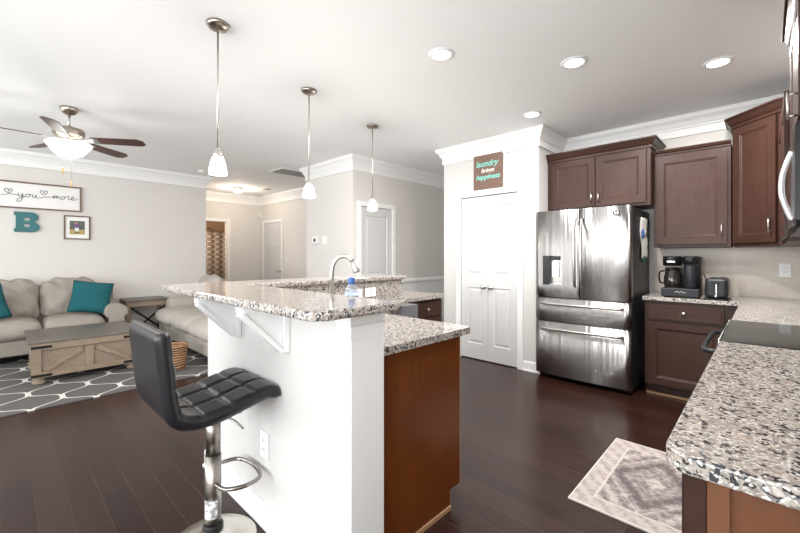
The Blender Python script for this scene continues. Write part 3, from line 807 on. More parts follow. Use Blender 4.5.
rg = thing('electric_range', 'slide-in range with black glass cooktop between the two right counters', 'range', (-.10, 2.945, 0), -90)
MB().box(0, .742, 0, .535, .09, .905).build('body', M_blks, rg, bev=.003); MB().box(.02, .722, .05, .5, 0, .09).build('toe_kick', M_blks, rg)
MB().box(.0, .742, -.045, .536, .9055, .9185).build('cooktop', M_glassblk, rg, bev=.003)
MB().box(-.0005, .7425, -.051, -.046, .895, .919).build('steel_edge', M_ss, rg)
q = MB().box(.01, .732, -.04, -.001, .22, .80).build('oven_door', M_ss, rg, bev=.004); MB().box(.12, .62, -.043, -.0405, .35, .66).build('oven_window', M_glassblk, q)
MB().box(.01, .732, -.04, -.001, .10, .21).build('storage_drawer', M_ss, rg, bev=.004)
MB().box(.0, .742, -.045, -.001, .81, .893).build('control_strip', M_ss, rg, bev=.004)
MB().tube(smooth_path([(.06, -.046, .85), (.075, -.09, .85), (.13, -.112, .85), (.37, -.118, .85), (.61, -.112, .85), (.667, -.09, .85), (.682, -.046, .85)], 5), .012, 10).build('handle', M_blk2, rg)
mw = thing('microwave', 'over-the-range microwave with curved pale handle at the right edge', 'microwave', (.115, 2.945, 1.402), -90)
MB().box(0, .742, 0, .322, 0, .425).build('body', M_blks, mw, bev=.003)
q = MB().box(.0, .55, -.028, -.001, .03, .422).build('door', M_ss, mw, bev=.005); MB().box(.06, .47, -.031, -.0285, .09, .36).build('door_window', M_glassblk, q)
M_pale = mat('pale_satin_handle', (.72, .72, .73), .25, .6)
MB().tube(smooth_path([(.515, -.028, .05), (.515, -.036, .07), (.515, -.056, .14), (.515, -.062, .20), (.515, -.056, .26), (.515, -.036, .33), (.515, -.028, .35)], 5), .011, 10).build('handle', M_pale, q)
MB().box(.555, .742, -.028, -.001, .03, .422).build('control_panel', M_blk, mw, bev=.004)
MB().box(.0, .742, -.02, .3, -.012, -.001).build('vent_base', M_blk2, mw)

# coffee maker, toaster
cm = thing('coffee_maker', 'black coffee maker with glass carafe standing beside the fridge', 'coffee maker', (-.553, 4.33, .9155))
MB().box(-.14, .14, -.13, .13, .008, .085).build('base', M_blk2, cm, bev=.008)
mb = MB()
for x in (-.11, .11):
    for y in (-.1, .1): mb.cyl((x, y, 0), .012, 0, .008, 10)
mb.build('feet', M_blk, cm)
MB().box(.02, .14, -.03, .13, .0855, .37).build('tower', M_blk, cm, bev=.01)
MB().box(-.138, .018, .05, .13, .0855, .26).build('back_column', M_blk, cm, bev=.008)
MB().lathe([(.066, .285), (.072, .29), (.074, .365), (.066, .374), (0, .376)], (-.065, -.045, 0)).build('brew_basket', M_blk, cm)
MB().lathe([(.055, .30), (.062, .31), (.062, .36), (.057, .372), (0, .374)], (.075, -.075, 0)).build('reservoir_lid', M_blk, cm)
MB().lathe([(.048, .0855), (.053, .10), (.052, .28), (.05, .29)], (.075, -.075, 0)).build('thermal_column', M_blk2, cm)
M_carafe = mat('dark_carafe_glass', (.02, .018, .016), .04, spec=.8)
q = MB().lathe([(.055, .092), (.063, .10), (.068, .14), (.064, .19), (.05, .232), (.048, .245)], (-.065, -.045, 0)).build('carafe', M_carafe, cm)
MB().lathe([(.051, .246), (.053, .252), (.05, .268), (0, .272)], (-.065, -.045, 0)).build('carafe_lid', M_blk, q)
MB().tube(smooth_path([(-.125, -.055, .235), (-.155, -.065, .23), (-.163, -.068, .19), (-.155, -.065, .13), (-.128, -.055, .125)], 4), .008, 8).build('carafe_handle', M_blk, q)
MB().lathe([(.068, .0855), (.068, .091), (0, .091)], (-.065, -.045, 0)).build('warming_plate', M_iron, cm)
mb = MB(); mb.tube(smooth_path([(-.035, -.1312, .045), (-.015, -.1312, .058), (0, -.1312, .045), (.012, -.1312, .058), (.03, -.1312, .045), (.045, -.1312, .052)], 3), .003, 6); mb.build('script_logo', M_steel, cm)
MB().box(-.095, -.035, -.1195, -.1165, .318, .330).build('logo_bar', M_steel, cm)
ts = thing('toaster', 'small black toaster seen end-on beside the coffee maker', 'toaster', (-.298, 4.31, .9155))
MB().box(-.076, .076, -.14, .14, .012, .185).build('body', M_blk2, ts, bev=.03, seg=4)
MB().box(-.085, .085, -.145, .145, 0, .012).build('base', M_blk, ts, bev=.003)
mb = MB(); mb.box(-.045, -.015, -.11, .11, .1845, .187); mb.box(.015, .045, -.11, .11, .1845, .187); mb.build('slots', M_slot, ts)
MB().box(-.0025, .0025, -.1425, -.1405, .05, .14).build('lever_slot', M_steel, ts)
MB().box(-.022, .022, -.155, -.143, .138, .148).build('lever', M_blk, ts, bev=.003)
MB().lathe([(.013, -.1405), (.012, -.155), (0, -.156)], (0, 0, .035), 16, True, 'y').build('dial', M_steel, ts)
o = MB().tube(smooth_path([(0, 0, 0), (.012, .02, -.03), (.02, .05, -.09)], 5), .004, 8).build('power_cord', M_blk, loc=(-.408, 4.44, 1.13))
o.parent = cm; o.location = (.145, .11, .215)

# ------------------------------------------------------------------ kitchen rug
o = MB().box(-.305, .305, -.458, .458, 0, .008).build('kitchen_rug', M_krug, loc=(-.452, 2.542, .001))
tag(o, 'small faded beige and grey medallion rug on the kitchen floor', 'rug')

# ------------------------------------------------------------------ bar stool
bs = thing('bar_stool', 'black quilted leather bar stool on a chrome pedestal at the bar', 'stool', (-1.795, .662, 0))
MB().lathe([(.183, 0), (.185, .006), (.178, .012), (.10, .022), (.055, .03), (.045, .045), (.040, .06)], (0, 0, 0), 48).build('base', mat('brushed_base_steel', (.60, .56, .51), .3, 1), bs)
MB().lathe([(.043, .06), (.043, .085), (.036, .095)], (0, 0, 0)).build('gasket', M_blk, bs)
MB().lathe([(.034, .095), (.034, .40), (.034, .40)], (0, 0, 0)).build('pole', mat('dark_chrome', (.36, .33, .30), .33, 1), bs)
MB().lathe([(.031, .40), (.031, .585)], (0, 0, 0)).build('gas_lift', mat('dark_chrome_lift', (.36, .33, .30), .33, 1), bs)
MB().box(-.09, .09, -.09, .09, .585, .612).build('seat_plate', M_blk, bs)
mb = MB(); rings = []
for z in (.125, .205):
    rings.append([mb.v((.0346*math.cos(R(a)), .0346*math.sin(R(a)), z)) for a in range(-130, 11, 10)])
for i in range(14): mb.f([rings[0][i], rings[0][i+1], rings[1][i+1], rings[1][i]], True)
M_stk = mat('worn_silver_sticker', (.62, .62, .63), .6)
_n = NT(M_stk); _n.color(_n.ramp(_n.noise(_n.coords((1, 1, 1)), 55, 3), [(.42, (.30, .29, .30)), (.58, (.78, .78, .78))]))
mb.build('sticker', M_stk, bs)
fp = smooth_path([(.033, 0, .275), (.10, .015, .275), (.135, .09, .275), (.11, .165, .275), (0, .19, .275), (-.11, .165, .275), (-.135, .09, .275), (-.10, .015, .275), (-.033, 0, .275)], 5)
MB().tube(fp, .0095, 10).build('footrest', mat('footrest_chrome', (.34, .31, .28), .2, 1), bs)
MB().tube([(.05, .02, .585), (.10, .055, .56), (.135, .08, .53)], .005, 8).build('lift_lever', M_steel, bs)
# seat shell: profile from seat front to back top
def stool_seat():
    ctr = smooth_path([(0, .212, .664), (0, .16, .684), (0, .05, .662), (0, -.06, .640), (0, -.15, .641), (0, -.205, .672), (0, -.228, .74), (0, -.240, .86), (0, -.255, 1.01)], 14)
    L = [0]
    for a, b in zip(ctr, ctr[1:]): L.append(L[-1]+(b-a).length)
    tot = L[-1]; nx_ = 36; hw = .222
    mb = MB(); F = []; Bk = []
    for i, p in enumerate(ctr):
        a = ctr[max(i-1, 0)]; b = ctr[min(i+1, len(ctr)-1)]; t = (b-a).normalized(); nrm = Vector((0, t.z, -t.y))
        if nrm.z < 0 and L[i] < tot*.45: nrm = -nrm
        nrm = Vector((0, -t.z, t.y)) if Vector((0, -t.z, t.y)).dot(Vector((0, .5, .7))) > 0 else Vector((0, t.z, -t.y))
        s_ = L[i]/tot; es = min(s_, 1-s_)*tot
        fr_, bk_ = [], []
        for k in range(nx_+1):
            x = -hw+2*hw*k/nx_; ex = min(x+hw, hw-x)
            th_ = .031*math.sqrt(max(0, 1-(1-min(ex/.03, 1))**2))*math.sqrt(max(0.0, 1-(1-min(es/.03, 1))**2))
            qu = abs(math.sin(math.pi*(x+hw)/(2*hw)*3)); qs = abs(math.sin(math.pi*s_*7.0))
            puff = .012*(min(1, qu*3.5)**.6*min(1, qs*3.0)**.5-1) if es > .004 and ex > .004 else 0
            fr_.append(mb.v(p+Vector((x, 0, 0))+nrm*(th_+puff*(th_/.031)))); bk_.append(mb.v(p+Vector((x, 0, 0))-nrm*th_*.85))
        F.append(fr_); Bk.append(bk_)
    for G in (F, Bk):
        for i in range(len(ctr)-1):
            for k in range(nx_): mb.f([G[i][k], G[i][k+1], G[i+1][k+1], G[i+1][k]], True)
    bmesh.ops.remove_doubles(mb.b, verts=mb.b.verts, dist=.0006)
    return mb.build('seat', M_leather, bs)
stool_seat()

# ------------------------------------------------------------------ ceiling lights and fittings
def pendant(x, y, label):
    r = thing('pendant_light', label, 'pendant light', (x, y, 1.765), 0, 'frosted glass pendants over the bar')
    MB().lathe([(.012, .905), (.055, .91), (.064, .922), (.066, .933), (.0, .933)], (0, 0, 0), 28).build('canopy', M_bronze, r)
    MB().cyl((0, 0, 0), .0055, .175, .905, 10).build('rod', M_steel, r)
    MB().lathe([(.008, .18), (.012, .172), (.020, .16), (.028, .142), (.030, .128)], (0, 0, 0)).build('socket_cap', M_steel, r)
    MB().lathe([(.026, .130), (.032, .120), (.041, .096), (.048, .064), (.0525, .032), (.051, .022), (.045, .020), (0, .020)], (0, 0, 0)).build('glass_shade', M_lamp, r)
    l = bpy.data.lights.new('pendant_bulb', 'POINT'); l.energy = 17; l.shadow_soft_size = .05; l.color = (1, .96, .91)
    lo = bpy.data.objects.new('pendant_bulb', l); COL.objects.link(lo); lo.parent = r; lo.location = (0, 0, -.04)
    return r
pendant(-2.404, .914, 'frosted glass pendant light on rod, nearest of three over the bar')
pendant(-2.80, 1.812, 'frosted glass pendant light, middle of three over the bar')
pendant(-3.066, 2.779, 'frosted glass pendant light, farthest of three by the closet door')
def downlight(x, y, label, p=24):
    r = thing('recessed_downlight', label, 'ceiling light', (x, y, CE-.012), 0, 'recessed downlights in the kitchen ceiling')
    MB().lathe([(.066, .004), (.070, 0), (.088, .004), (.090, .0105), (.066, .0105)], (0, 0, 0), 32).build('trim_ring', M_white, r)
    MB().lathe([(0, .003), (.065, .003), (.065, .0105), (0, .0105)], (0, 0, 0), 32).build('lens', M_led, r)
    l = bpy.data.lights.new('downlight_lamp', 'AREA'); l.shape = 'DISK'; l.size = .12; l.energy = p; l.color = (1, .97, .93)
    lo = bpy.data.objects.new('downlight_lamp', l); COL.objects.link(lo); lo.parent = r; lo.location = (0, 0, -.004)
downlight(-1.635, 2.126, 'round recessed downlight in open ceiling above the peninsula, leftmost and nearest')
downlight(-1.004, 2.881, 'round recessed downlight in the ceiling between the peninsula and fridge cabinets', 34)
downlight(-.247, 3.604, 'round recessed downlight near the back corner cabinets, rightmost', 34)
downlight(-1.673, 3.648, 'round recessed downlight beside the pantry crown moulding', 7)
fl = thing('flush_ceiling_light', 'warm glowing dome light on the hall ceiling', 'ceiling light', (-7.9, 3.41, CE))
MB().lathe([(.11, -.001), (.11, -.02), (.10, -.03)], (0, 0, 0), 28).build('pan', M_bronze, fl)
MB().lathe([(.10, -.03), (.097, -.06), (.07, -.09), (.03, -.105), (0, -.107)], (0, 0, 0), 28).build('glass_dome', M_lampw, fl)
l = bpy.data.lights.new('hall_bulb', 'POINT'); l.energy = 15; l.color = (1, .87, .72); l.shadow_soft_size = .1
lo = bpy.data.objects.new('hall_bulb', l); COL.objects.link(lo); lo.parent = fl; lo.location = (0, 0, -.2)
vt = thing('return_air_vent', 'large grey slatted return air grille in the ceiling before the hall', 'vent', (-5.77, 3.45, CE))
mb = MB(); mb.box(-.22, .22, -.36, -.33, -.012, -.001); mb.box(-.22, .22, .33, .36, -.012, -.001); mb.box(-.22, -.19, -.33, .33, -.012, -.001); mb.box(.19, .22, -.33, .33, -.012, -.001); mb.build('frame', M_white, vt)
mb = MB()
for k in range(14): x = -.18+.0277*k; mb.box(x-.004, x+.004, -.33, .33, -.010, -.003)
mb.build('slats', mat('grey_grille', (.35, .34, .33), .5), vt); MB().box(-.19, .19, -.33, .33, -.0025, -.001).build('filter_backing', mat('dusty_filter', (.22, .21, .20), .9), vt)
sm = thing('smoke_detector', 'round white smoke detector on the ceiling by the sofa wall corner', 'smoke detector', (-6.72, 2.30, CE))
MB().lathe([(.07, -.001), (.07, -.012), (.06, -.03), (0, -.034)], (0, 0, 0)).build('case', M_white, sm); MB().lathe([(.02, -.033), (.02, -.037), (0, -.038)], (0, 0, 0)).build('test_button', M_white, sm)
v2 = thing('supply_vent', 'small square ceiling vent beside the hall light', 'vent', (-7.55, 3.88, CE))
MB().box(-.14, .14, -.09, .09, -.008, -.001).build('frame', M_white, v2); mb = MB()
for k in range(7): mb.box(-.11, .11, -.066+.02*k, -.058+.02*k, -.012, -.008)
mb.build('louvres', mat('vent_grey', (.3, .3, .3), .5), v2)

# ceiling fan
cf = thing('ceiling_fan', 'five blade ceiling fan with dark blades and lit glass bowl above the living room', 'ceiling fan', (-4.79, .453, CE))
MB().lathe([(.070, -.001), (.072, -.012), (.066, -.03), (.05, -.055), (.03, -.065), (.018, -.07)], (0, 0, 0), 28).build('canopy', M_bronze, cf)
MB().cyl((0, 0, 0), .011, -.185, -.065, 12).build('downrod', M_steel, cf)
MB().lathe([(.03, -.18), (.05, -.185), (.112, -.203), (.122, -.217), (.122, -.258), (.11, -.272), (.08, -.283), (.05, -.292), (.05, -.318), (.06, -.322), (.06, -.331)], (0, 0, 0), 32).build('motor', M_bronze, cf)
M_blade = wood('dark_mahogany_blade', (.040, .016, .013), (.075, .030, .024), .4, 5, 'x')
for k in range(5):
    a = 55+72*k
    rot = Matrix.Rotation(R(a), 4, 'Z')
    mb = MB(); mb.M = rot @ Matrix.Translation((0, 0, -.300)) @ Matrix.Rotation(R(-13), 4, 'X')
    mb.prism(rounded([(.19, -.052), (.60, -.064), (.645, -.030), (.645, .035), (.60, .064), (.19, .052)], [.02, .01, .01, .01, .01, .02]), -.004, .004)
    bl = mb.build('blade', M_blade, cf)
    mb = MB(); mb.M = rot @ Matrix.Translation((0, 0, -.300)) @ Matrix.Rotation(R(-13), 4, 'X')
    mb.prism([(.085, -.016), (.16, -.012), (.20, -.04), (.25, -.035), (.255, 0), (.25, .035), (.20, .04), (.16, .012), (.085, .016)], -.010, -.0045)
    mb.build('blade_iron', M_steel, bl)
MB().lathe([(.06, -.331), (.09, -.334), (.172, -.340), (.176, -.348), (.165, -.366), (.135, -.405), (.105, -.442), (.06, -.462), (0, -.466)], (0, 0, 0), 36).build('glass_bowl', M_lamp, cf)
MB().lathe([(.02, -.464), (.022, -.471), (.012, -.478), (.006, -.49), (0, -.493)], (0, 0, 0), 16).build('finial', M_bronze, cf)
M_fob = mat('pale_wood_fob', (.62, .42, .20), .5)
for px_, py_, zz in ((.05, -.05, -.64), (.05, .01, -.76)):
    q = MB().tube([(px_, py_, -.30), (px_+.02, py_, -.33), (px_+.02, py_, zz+.05)], .0012, 6).build('pull_chain', M_steel, cf)
    MB().lathe([(.004, .05), (.009, .04), (.010, .01), (.006, 0), (0, 0)], (px_+.02, py_, zz), 12).build('fob', M_fob, q)
l = bpy.data.lights.new('fan_bulb', 'POINT'); l.energy = 9; l.color = (1, .96, .91); l.shadow_soft_size = .12
lo = bpy.data.objects.new('fan_bulb', l); COL.objects.link(lo); lo.parent = cf; lo.location = (0, 0, -.52)

# ------------------------------------------------------------------ living room
o = MB().box(-.87, 1.37, -1.80, 1.95, 0, .010).build('living_room_rug', M_rug, loc=(-5.78, .07, .001))
o.data.transform(Matrix.Identity(4))
tag(o, 'large grey rug with white trellis pattern under the coffee table', 'rug')

def sofa(label, loc, rz, w, d, ncush, M, arms=(True, True), tcush=False, seed=1, puffs=None):
    """local: front faces -y at y=0, back at y=d, x from 0 to w"""
    r = thing('sofa', label, 'sofa', loc, rz)
    aw = .22; x0 = aw if arms[0] and not tcush else 0; x1 = w-aw if arms[1] and not tcush else w
    MB().box(.02, w-.02, .06, d-.05, .11, .30).build('base_frame', M, r, bev=.02)
    for a in (.07, w-.07):
        for b in (.12, d-.12): MB().lathe([(.022, .011), (.03, .06), (.035, .11)], (a, b, 0), 12).build('foot', M_blk, r)
    mb = MB().cushion((w/2, d-.13, .53), (w-.06, .22, .70), .09, (0, .01, .02), 10, .004, seed); mb.build('backrest', M, r)
    for k, on in enumerate(arms):
        if not on: continue
        cx = aw/2 if k == 0 else w-aw/2
        mb = MB(); ya = .16 if tcush else .03
        zb = .46 if tcush else .12
        outline = [(cx-.085, zb), (cx-.085, .47)] + [(cx+.125*math.cos(R(t)), .535+.115*math.sin(R(t))) for t in range(215, -36, -14)] + [(cx+.085, .47), (cx+.085, zb)]
        mb.M = Matrix.Translation((0, d-.06, 0)) @ Matrix.Rotation(R(90), 4, 'X')
        mb.prism(outline, 0, d-.06-ya); mb.build('arm', M, r, bev=.03, seg=3)
    cw = (x1-x0)/ncush
    for k in range(ncush):
        a = x0+cw*k
        ex0 = a; ex1 = a+cw
        MB().cushion(((ex0+ex1)/2, (d-.25)/2, .395), (cw-.006, d-.25, .20), .095, (.0, .03, .035), 12, .004, seed+k).build('seat_cushion', M, r)
        hh = .50 if not puffs else puffs[k]
        mb = MB(); mb.M = Matrix.Translation(((ex0+ex1)/2, d-.31, .47)) @ Matrix.Rotation(R(-13), 4, 'X')
        mb.cushion((0, 0, hh/2), (cw-.01, .24, hh), .11, (0, .05, .03), 20, .015, seed+9+k); mb.build('back_cushion', M, r)
    return r
sofa('grey beige sofa against the far wall under the framed signs', (-6.30, -1.10, 0), 90, 2.30, .93, 3, M_sofa, seed=3)
sofa('light beige sofa with its side toward the bar, beside the wicker basket', (-6.66, 1.60, 0), 0, 2.15, .93, 3, M_sofa2, arms=(True, False), tcush=True, seed=21, puffs=[.50, .44, .42])
def pillow(label, loc, rot, s=.45):
    mb = MB(); n = 14; V = {}
    for sd in (1, -1):
        for i in range(n+1):
            for j in range(n+1):
                u = 2*i/n-1; v = 2*j/n-1
                k = (1-u*u)*(1-v*v)
                x = u*s/2*(1-.06*(1-abs(v))*abs(u)); y = v*s/2*(1-.06*(1-abs(u))*abs(v))
                if (i in (0, n) or j in (0, n)):
                    if (i, j) not in V: V[i, j, 1] = V[i, j, -1] = V[i, j] = mb.v((x, y, 0))
                else: V[i, j, sd] = mb.v((x, y, sd*.085*k**.45))
    for sd in (1, -1):
        for i in range(n):
            for j in range(n): mb.f([V[i, j, sd], V[i+1, j, sd], V[i+1, j+1, sd], V[i, j+1, sd]], True)
    o = mb.build('throw_pillow', M_teal, loc=loc, rot=rot)
    tag(o, label, 'pillow', 'teal throw pillows on the sofa')
pillow('teal throw pillow leaning at the right end of the far sofa', (-6.58, .85, .735), (R(90-22), R(8), R(78)), .44)
pillow('teal throw pillow at the left edge, on the far sofa', (-6.58, -.16, .72), (R(90-20), R(-12), R(95)), .44)

ct = thing('coffee_table', 'weathered wood trunk coffee table with barn braces and black straps on the trellis rug', 'coffee table', (-5.17, .655, .0115), 90)
# local: front faces -y (world +x), x = world y
hw, dp = .448, .93
MB().box(-hw-.02, hw+.02, -.01, dp, .408, .43).build('table_top', M_gtop, ct, bev=.006)
MB().box(-hw+.02, hw-.02, .02, dp-.03, .075, .4075).build('trunk_body', M_gwoodp, ct)
mb = MB(); mb.box(-hw, -hw+.075, 0, .019, .10, .345); mb.build('front_stile', M_gwood, ct, bev=.003)
MB().box(hw-.075, hw, 0, .019, .10, .345).build('front_stile', M_gwood, ct, bev=.003)
MB().box(-.035, .035, 0, .019, .125, .330).build('front_stile', M_gwood, ct, bev=.003)
MB().box(-hw, hw, -.003, .0195, .075, .124).build('bottom_rail', M_gwood, ct, bev=.003); MB().box(-hw, hw, -.003, .0195, .345, .4075).build('top_rail', M_gwood, ct, bev=.003)
for sg in (-1, 1):
    ax, az, bx_, bz = sg*(hw-.085), .130, sg*.045, .325
    an = math.atan2(bz-az, bx_-ax); L_ = math.hypot(bx_-ax, bz-az)
    mb = MB(); mb.M = Matrix.Translation((ax, 0, az)) @ Matrix.Rotation(-an, 4, 'Y'); mb.box(.02, L_-.02, .002, .018, -.022, .022); mb.build('diagonal_brace', M_gwood, ct)
for sx in (-1, 1):
    a, b = sorted((sx*hw, sx*(hw-.15)))
    for z in (.362, .083): MB().box(a-.002, b+.002, -.007, -.0035, z, z+.026).build('iron_strap', M_iron, ct)
    for y_ in (.07, dp-.08): MB().lathe([(.04, 0), (.055, .012), (.05, .03), (.042, .045), (.055, .06), (.05, .074)], (sx*(hw-.06), y_, 0), 16).build('bun_foot', M_gwood, ct)
    MB().box(sx*(hw)-(.012 if sx > 0 else 0), sx*hw+(.012 if sx < 0 else 0), .02, .03, .10, .345).build('corner_strap', M_iron, ct)
for sx in (-.36, .36): MB().lathe([(.026, .4205), (.026, .423), (0, .424)], (sx, .18 if sx < 0 else .30, 0), 16).build('inlay_knob', M_iron, ct)

et = thing('end_table', 'weathered wood end table with X brace between the two sofas', 'end table', (-6.72, 1.265, 0), 90)
ew, ed = .30, .46
ew = .56
MB().box(-.0, ew, 0, ed, .60, .64).build('table_top', M_gtop, et, bev=.005)
for x in (.005, ew-.055):
    for y in (.005, ed-.055): MB().box(x, x+.05, y, y+.05, 0, .599).build('leg', M_gwood, et, bev=.003)
MB().box(.055, ew-.055, .006, .03, .54, .599).build('apron', M_gwood, et); MB().box(.055, ew-.055, .02, ed-.02, .10, .13).build('lower_shelf', M_gwood, et)
for sg in (1, -1):
    x0_, x1_ = (.055, ew-.055) if sg > 0 else (ew-.055, .055)
    MB().tube([(x0_, .02+.012*sg, .14), (x1_, .02+.012*sg, .53)], .014, 4).build('cross_brace', M_iron, et)
bk = thing('wicker_basket', 'brown woven wicker basket on the floor by the light sofa', 'basket', (-4.82, 1.36, .0115))
MB().lathe([(.09, 0), (.11, .01), (.122, .12), (.13, .25), (.134, .255), (.134, .265), (.12, .265), (.115, .25), (.095, .02), (0, .02)], (0, 0, 0), 28).build('body', M_wick, bk)
MB().tube([(.132*math.cos(R(a)), .132*math.sin(R(a)), .27) for a in range(0, 360, 15)], .011, 8, True).build('rim', M_wick, bk)

# ------------------------------------------------------------------ wall decor
def strokes(mb, S, r, T):
    for st in S:
        pts = smooth_path([T(*p) for p in st], 5) if len(st) > 2 else [Vector(T(*p)) for p in st]
        mb.tube(pts, r, 6)
sg = thing('script_sign', 'long white framed sign with cursive words and hearts above the sofa', 'sign', (-7.248, .04, 1.93))
# local x to world y; build directly, rotated 90
sg.rotation_euler = (0, 0, R(90)); W0, W1, H_ = -.62, .78, .36
MB().box(W0+.015, W1-.015, -.012, 0, .015, H_-.015).build('board', mat('white_board', (.84, .83, .81), .6), sg)
M_fr = wood('brown_sign_frame_wood', (.11, .065, .04), (.19, .12, .08), .5)
mb = MB(); mb.box(W0, W1, -.03, 0, 0, .018); mb.box(W0, W1, -.03, 0, H_-.018, H_); mb.box(W0, W0+.018, -.03, 0, .018, H_-.018); mb.box(W1-.018, W1, -.03, 0, .018, H_-.018); mb.build('frame', M_fr, sg)
def T_(x, z): return (x, -.0135, z)
heart = lambda cx, cz, s: [[(cx-.02*s, cz-.85*s), (cx-.5*s, cz-.5*s), (cx-1.0*s, cz+.1*s), (cx-.95*s, cz+.65*s), (cx-.5*s, cz+.85*s), (cx-.08*s, cz+.4*s), (cx+.05*s, cz+.1*s)],
                           [(cx, cz-.25*s), (cx+.2*s, cz+.5*s), (cx+.6*s, cz+.85*s), (cx+.95*s, cz+.5*s), (cx+.8*s, cz-.1*s), (cx+.35*s, cz-.6*s), (cx-.1*s, cz-.85*s)]]
S = []
S += heart(.035, .225, .036)
S += [[(-.06, .165), (0, .175), (.05, .185), (.10, .18), (.13, .178)]]
S += [[(.125, .205), (.135, .165), (.155, .165), (.17, .205), (.165, .14), (.145, .10), (.115, .095), (.12, .125), (.165, .15), (.20, .175)]]
S += [[(.235, .20), (.205, .195), (.20, .165), (.225, .16), (.24, .18), (.235, .20), (.265, .195)], [(.265, .20), (.268, .165), (.285, .162), (.30, .20), (.30, .165), (.315, .158)]]
S += [[(.315, .158), (.35, .165), (.39, .18), (.44, .185), (.48, .185)]]
S += heart(.38, .237, .036)
S += [[(.47, .17), (.475, .20), (.485, .205), (.49, .17), (.495, .20), (.51, .205), (.515, .17), (.52, .20), (.535, .205), (.54, .175), (.555, .165)]]
S += [[(.59, .205), (.565, .20), (.56, .175), (.58, .167), (.597, .185), (.59, .205), (.615, .20)], [(.61, .20), (.63, .215), (.645, .205), (.635, .175), (.65, .165)]]
S += [[(.65, .165), (.68, .185), (.70, .205), (.685, .215), (.67, .19), (.68, .17), (.71, .17), (.735, .195)]]
mb = MB(); strokes(mb, S, .0036, T_); mb.build('script_lettering', M_ltr, sg)
# letter B
def B_shape():
    w, h = .25, .27
    out = [(0, 0), (0, .045), (.018, .05), (.018, h-.05), (0, h-.045), (0, h)]
    out += [(.15, h)] + [(.165+.075*math.cos(R(t)), h-.068+.068*math.sin(R(t))) for t in range(80, -61, -20)]
    out += [(.205, .138)] + [(.168+.085*math.cos(R(t)), .070+.070*math.sin(R(t))) for t in range(50, -91, -20)]
    return out, [[(.095, .155), (.145, .155), (.155, .175), (.145, .195), (.095, .195)], [(.095, .07), (.145, .07), (.157, .09), (.145, .112), (.095, .112)]]
ol, hs = B_shape()
mb = MB(); mb.M = Matrix.Rotation(R(90), 4, 'Z') @ Matrix.Rotation(R(90), 4, 'X')
mb.prism(ol, 0, .03, hs)
o = mb.build('letter_b_decoration', M_tealw, loc=(-7.247, .125, 1.615), bev=.003); tag(o, 'teal wooden block letter B mounted under the script sign', 'wall letter')
# framed photo
pf = thing('framed_photo', 'small dark framed photo with white mat on the sofa wall', 'picture', (-7.248, .775, 1.53)); pf.rotation_euler = (0, 0, R(90))
mb = MB(); a, h = .148, .345
mb.box(-a, a, -.025, 0, 0, .017); mb.box(-a, a, -.025, 0, h-.017, h); mb.box(-a, -a+.017, -.025, 0, .017, h-.017); mb.box(a-.017, a, -.025, 0, .017, h-.017); mb.build('frame', M_fr, pf)
MB().box(-a+.016, a-.016, -.012, 0, .016, h-.016).build('mat_board', mat('white_mat', (.85, .84, .83), .7), pf)
M_pic = mat('photo_print', (.1, .12, .09), .3); n_ = NT(M_pic); sp = n_.n('SeparateXYZ'); n_.l(n_.coords(), sp.inputs[0])
n_.color(n_.mix(n_.math('LESS_THAN', sp.outputs[2], .145), n_.mix(n_.noise(n_.coords(), 25, 3), (.03, .04, .035), (.13, .15, .13)), (.42, .32, .10)))
ph = MB().box(-.085, .085, -.0135, -.0121, .075, .270).build('print', M_pic, pf)
mb = MB(); mb.lathe([(.018, -.0137), (.018, -.0145), (0, -.0146)], (-.012, 0, .238), 12, True, 'y'); mb.build('pictured_head', mat('print_skin', (.45, .25, .17), .5), ph)
MB().box(-.034, .020, -.0146, -.0137, .172, .222).build('pictured_shirt', mat('print_purple', (.16, .08, .22), .5), ph); MB().box(-.028, .018, -.0146, -.0137, .118, .171).build('pictured_trousers', mat('print_white', (.75, .75, .75), .5), ph)
mb = MB(); mb.box(-.026, -.010, -.0146, -.0137, .088, .117); mb.box(.003, .017, -.0146, -.0137, .088, .117); mb.build('pictured_socks', mat('print_black', (.03, .02, .03), .5), ph)
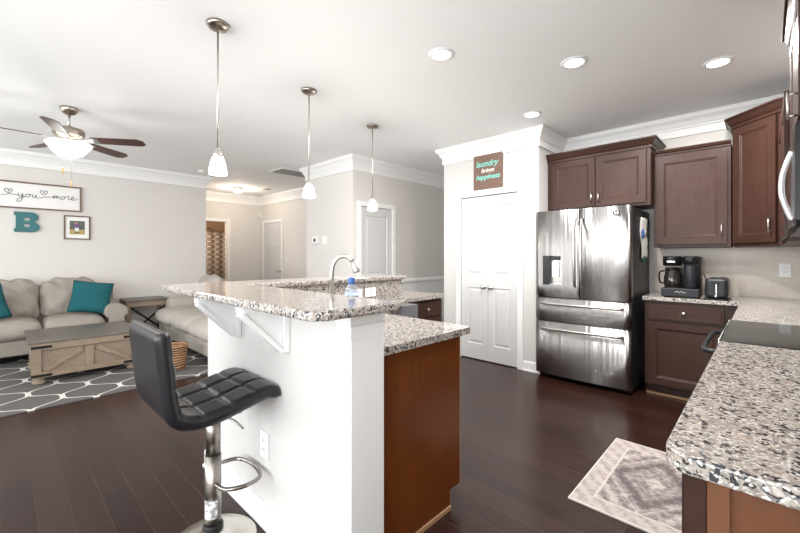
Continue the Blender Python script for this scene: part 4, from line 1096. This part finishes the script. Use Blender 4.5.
# pantry sign
ps = thing('lettered_sign', 'square brown wood sign with teal and white lettering above the pantry door', 'sign', (-2.425, 4.088, 2.105))
MB().box(-.195, .195, -.02, 0, 0, .415).build('board', wood('brown_sign_wood', (.13, .075, .055), (.22, .135, .10), .6, 5, 'x'), ps)
M_mint = mat('mint_lettering', (.22, .62, .53), .6); M_wl = mat('white_lettering', (.80, .74, .70), .6)
def text(s_, size, x, z, m, parent, name, shear=.25, off=.004, y=-.021):
    cu = bpy.data.curves.new(name, 'FONT'); cu.body = s_; cu.size = size; cu.align_x = 'CENTER'; cu.shear = shear; cu.extrude = .001; cu.offset = off
    t = bpy.data.objects.new(name, cu); COL.objects.link(t); dg = bpy.context.evaluated_depsgraph_get()
    me = bpy.data.meshes.new_from_object(t.evaluated_get(dg)); bpy.data.objects.remove(t)
    me.materials.clear(); me.materials.append(m); me.transform(Matrix.Translation((x, y, z)) @ Matrix.Rotation(R(90), 4, 'X'))
    o = bpy.data.objects.new(name, me); COL.objects.link(o); o.parent = parent; return o
text('laundry', .10, -.015, .275, M_mint, ps, 'top_lettering', .3, .002); text('brings', .072, 0, .200, M_wl, ps, 'middle_lettering', .3, .0015); text('happiness', .083, .0, .120, M_mint, ps, 'bottom_lettering', .3, .002)

# ------------------------------------------------------------------ bathroom glimpse
sc_ = thing('shower_curtain', 'dark trellis patterned shower curtain seen through the hall doorway', 'curtain', (-10.15, 2.45, 0))
mb = MB(); N = 90; top = []; bot = []
for k in range(N+1):
    y = 2.1*k/N; x = .03*math.sin(k*.75)
    bot.append(mb.v((x, y, .15))); top.append(mb.v((x*.7, y, 1.90)))
for k in range(N): mb.f([bot[k], bot[k+1], top[k+1], top[k]], True)
o = mb.build('curtain_panel', M_curt, sc_); md = o.modifiers.new('solid', 'SOLIDIFY'); md.thickness = .003
MB().tube([(0, -.02, 1.93), (0, 2.14, 1.93)], .012, 8).build('curtain_rod', M_steel, sc_)
sh = thing('shower_fixture', 'dark shower fixture above the curtain rod in the bathroom', 'shower', (-10.895, 3.88, 2.02))
MB().tube(smooth_path([(0, 0, 0), (.10, 0, .03), (.20, 0, 0)], 4), .01).build('arm', M_bronze, sh); MB().lathe([(.015, 0), (.02, -.03), (.06, -.07), (.06, -.08), (0, -.08)], (.21, 0, 0), 16).build('spray_face', M_bronze, sh)

l = bpy.data.lights.new('bathroom_fill', 'POINT'); l.energy = 30; l.color = (1, .85, .68); l.shadow_soft_size = .15  # unseen point light added to brighten the bathroom, no fixture
lo = bpy.data.objects.new('bathroom_fill', l); COL.objects.link(lo); lo.location = (-9.6, 2.9, 2.1)
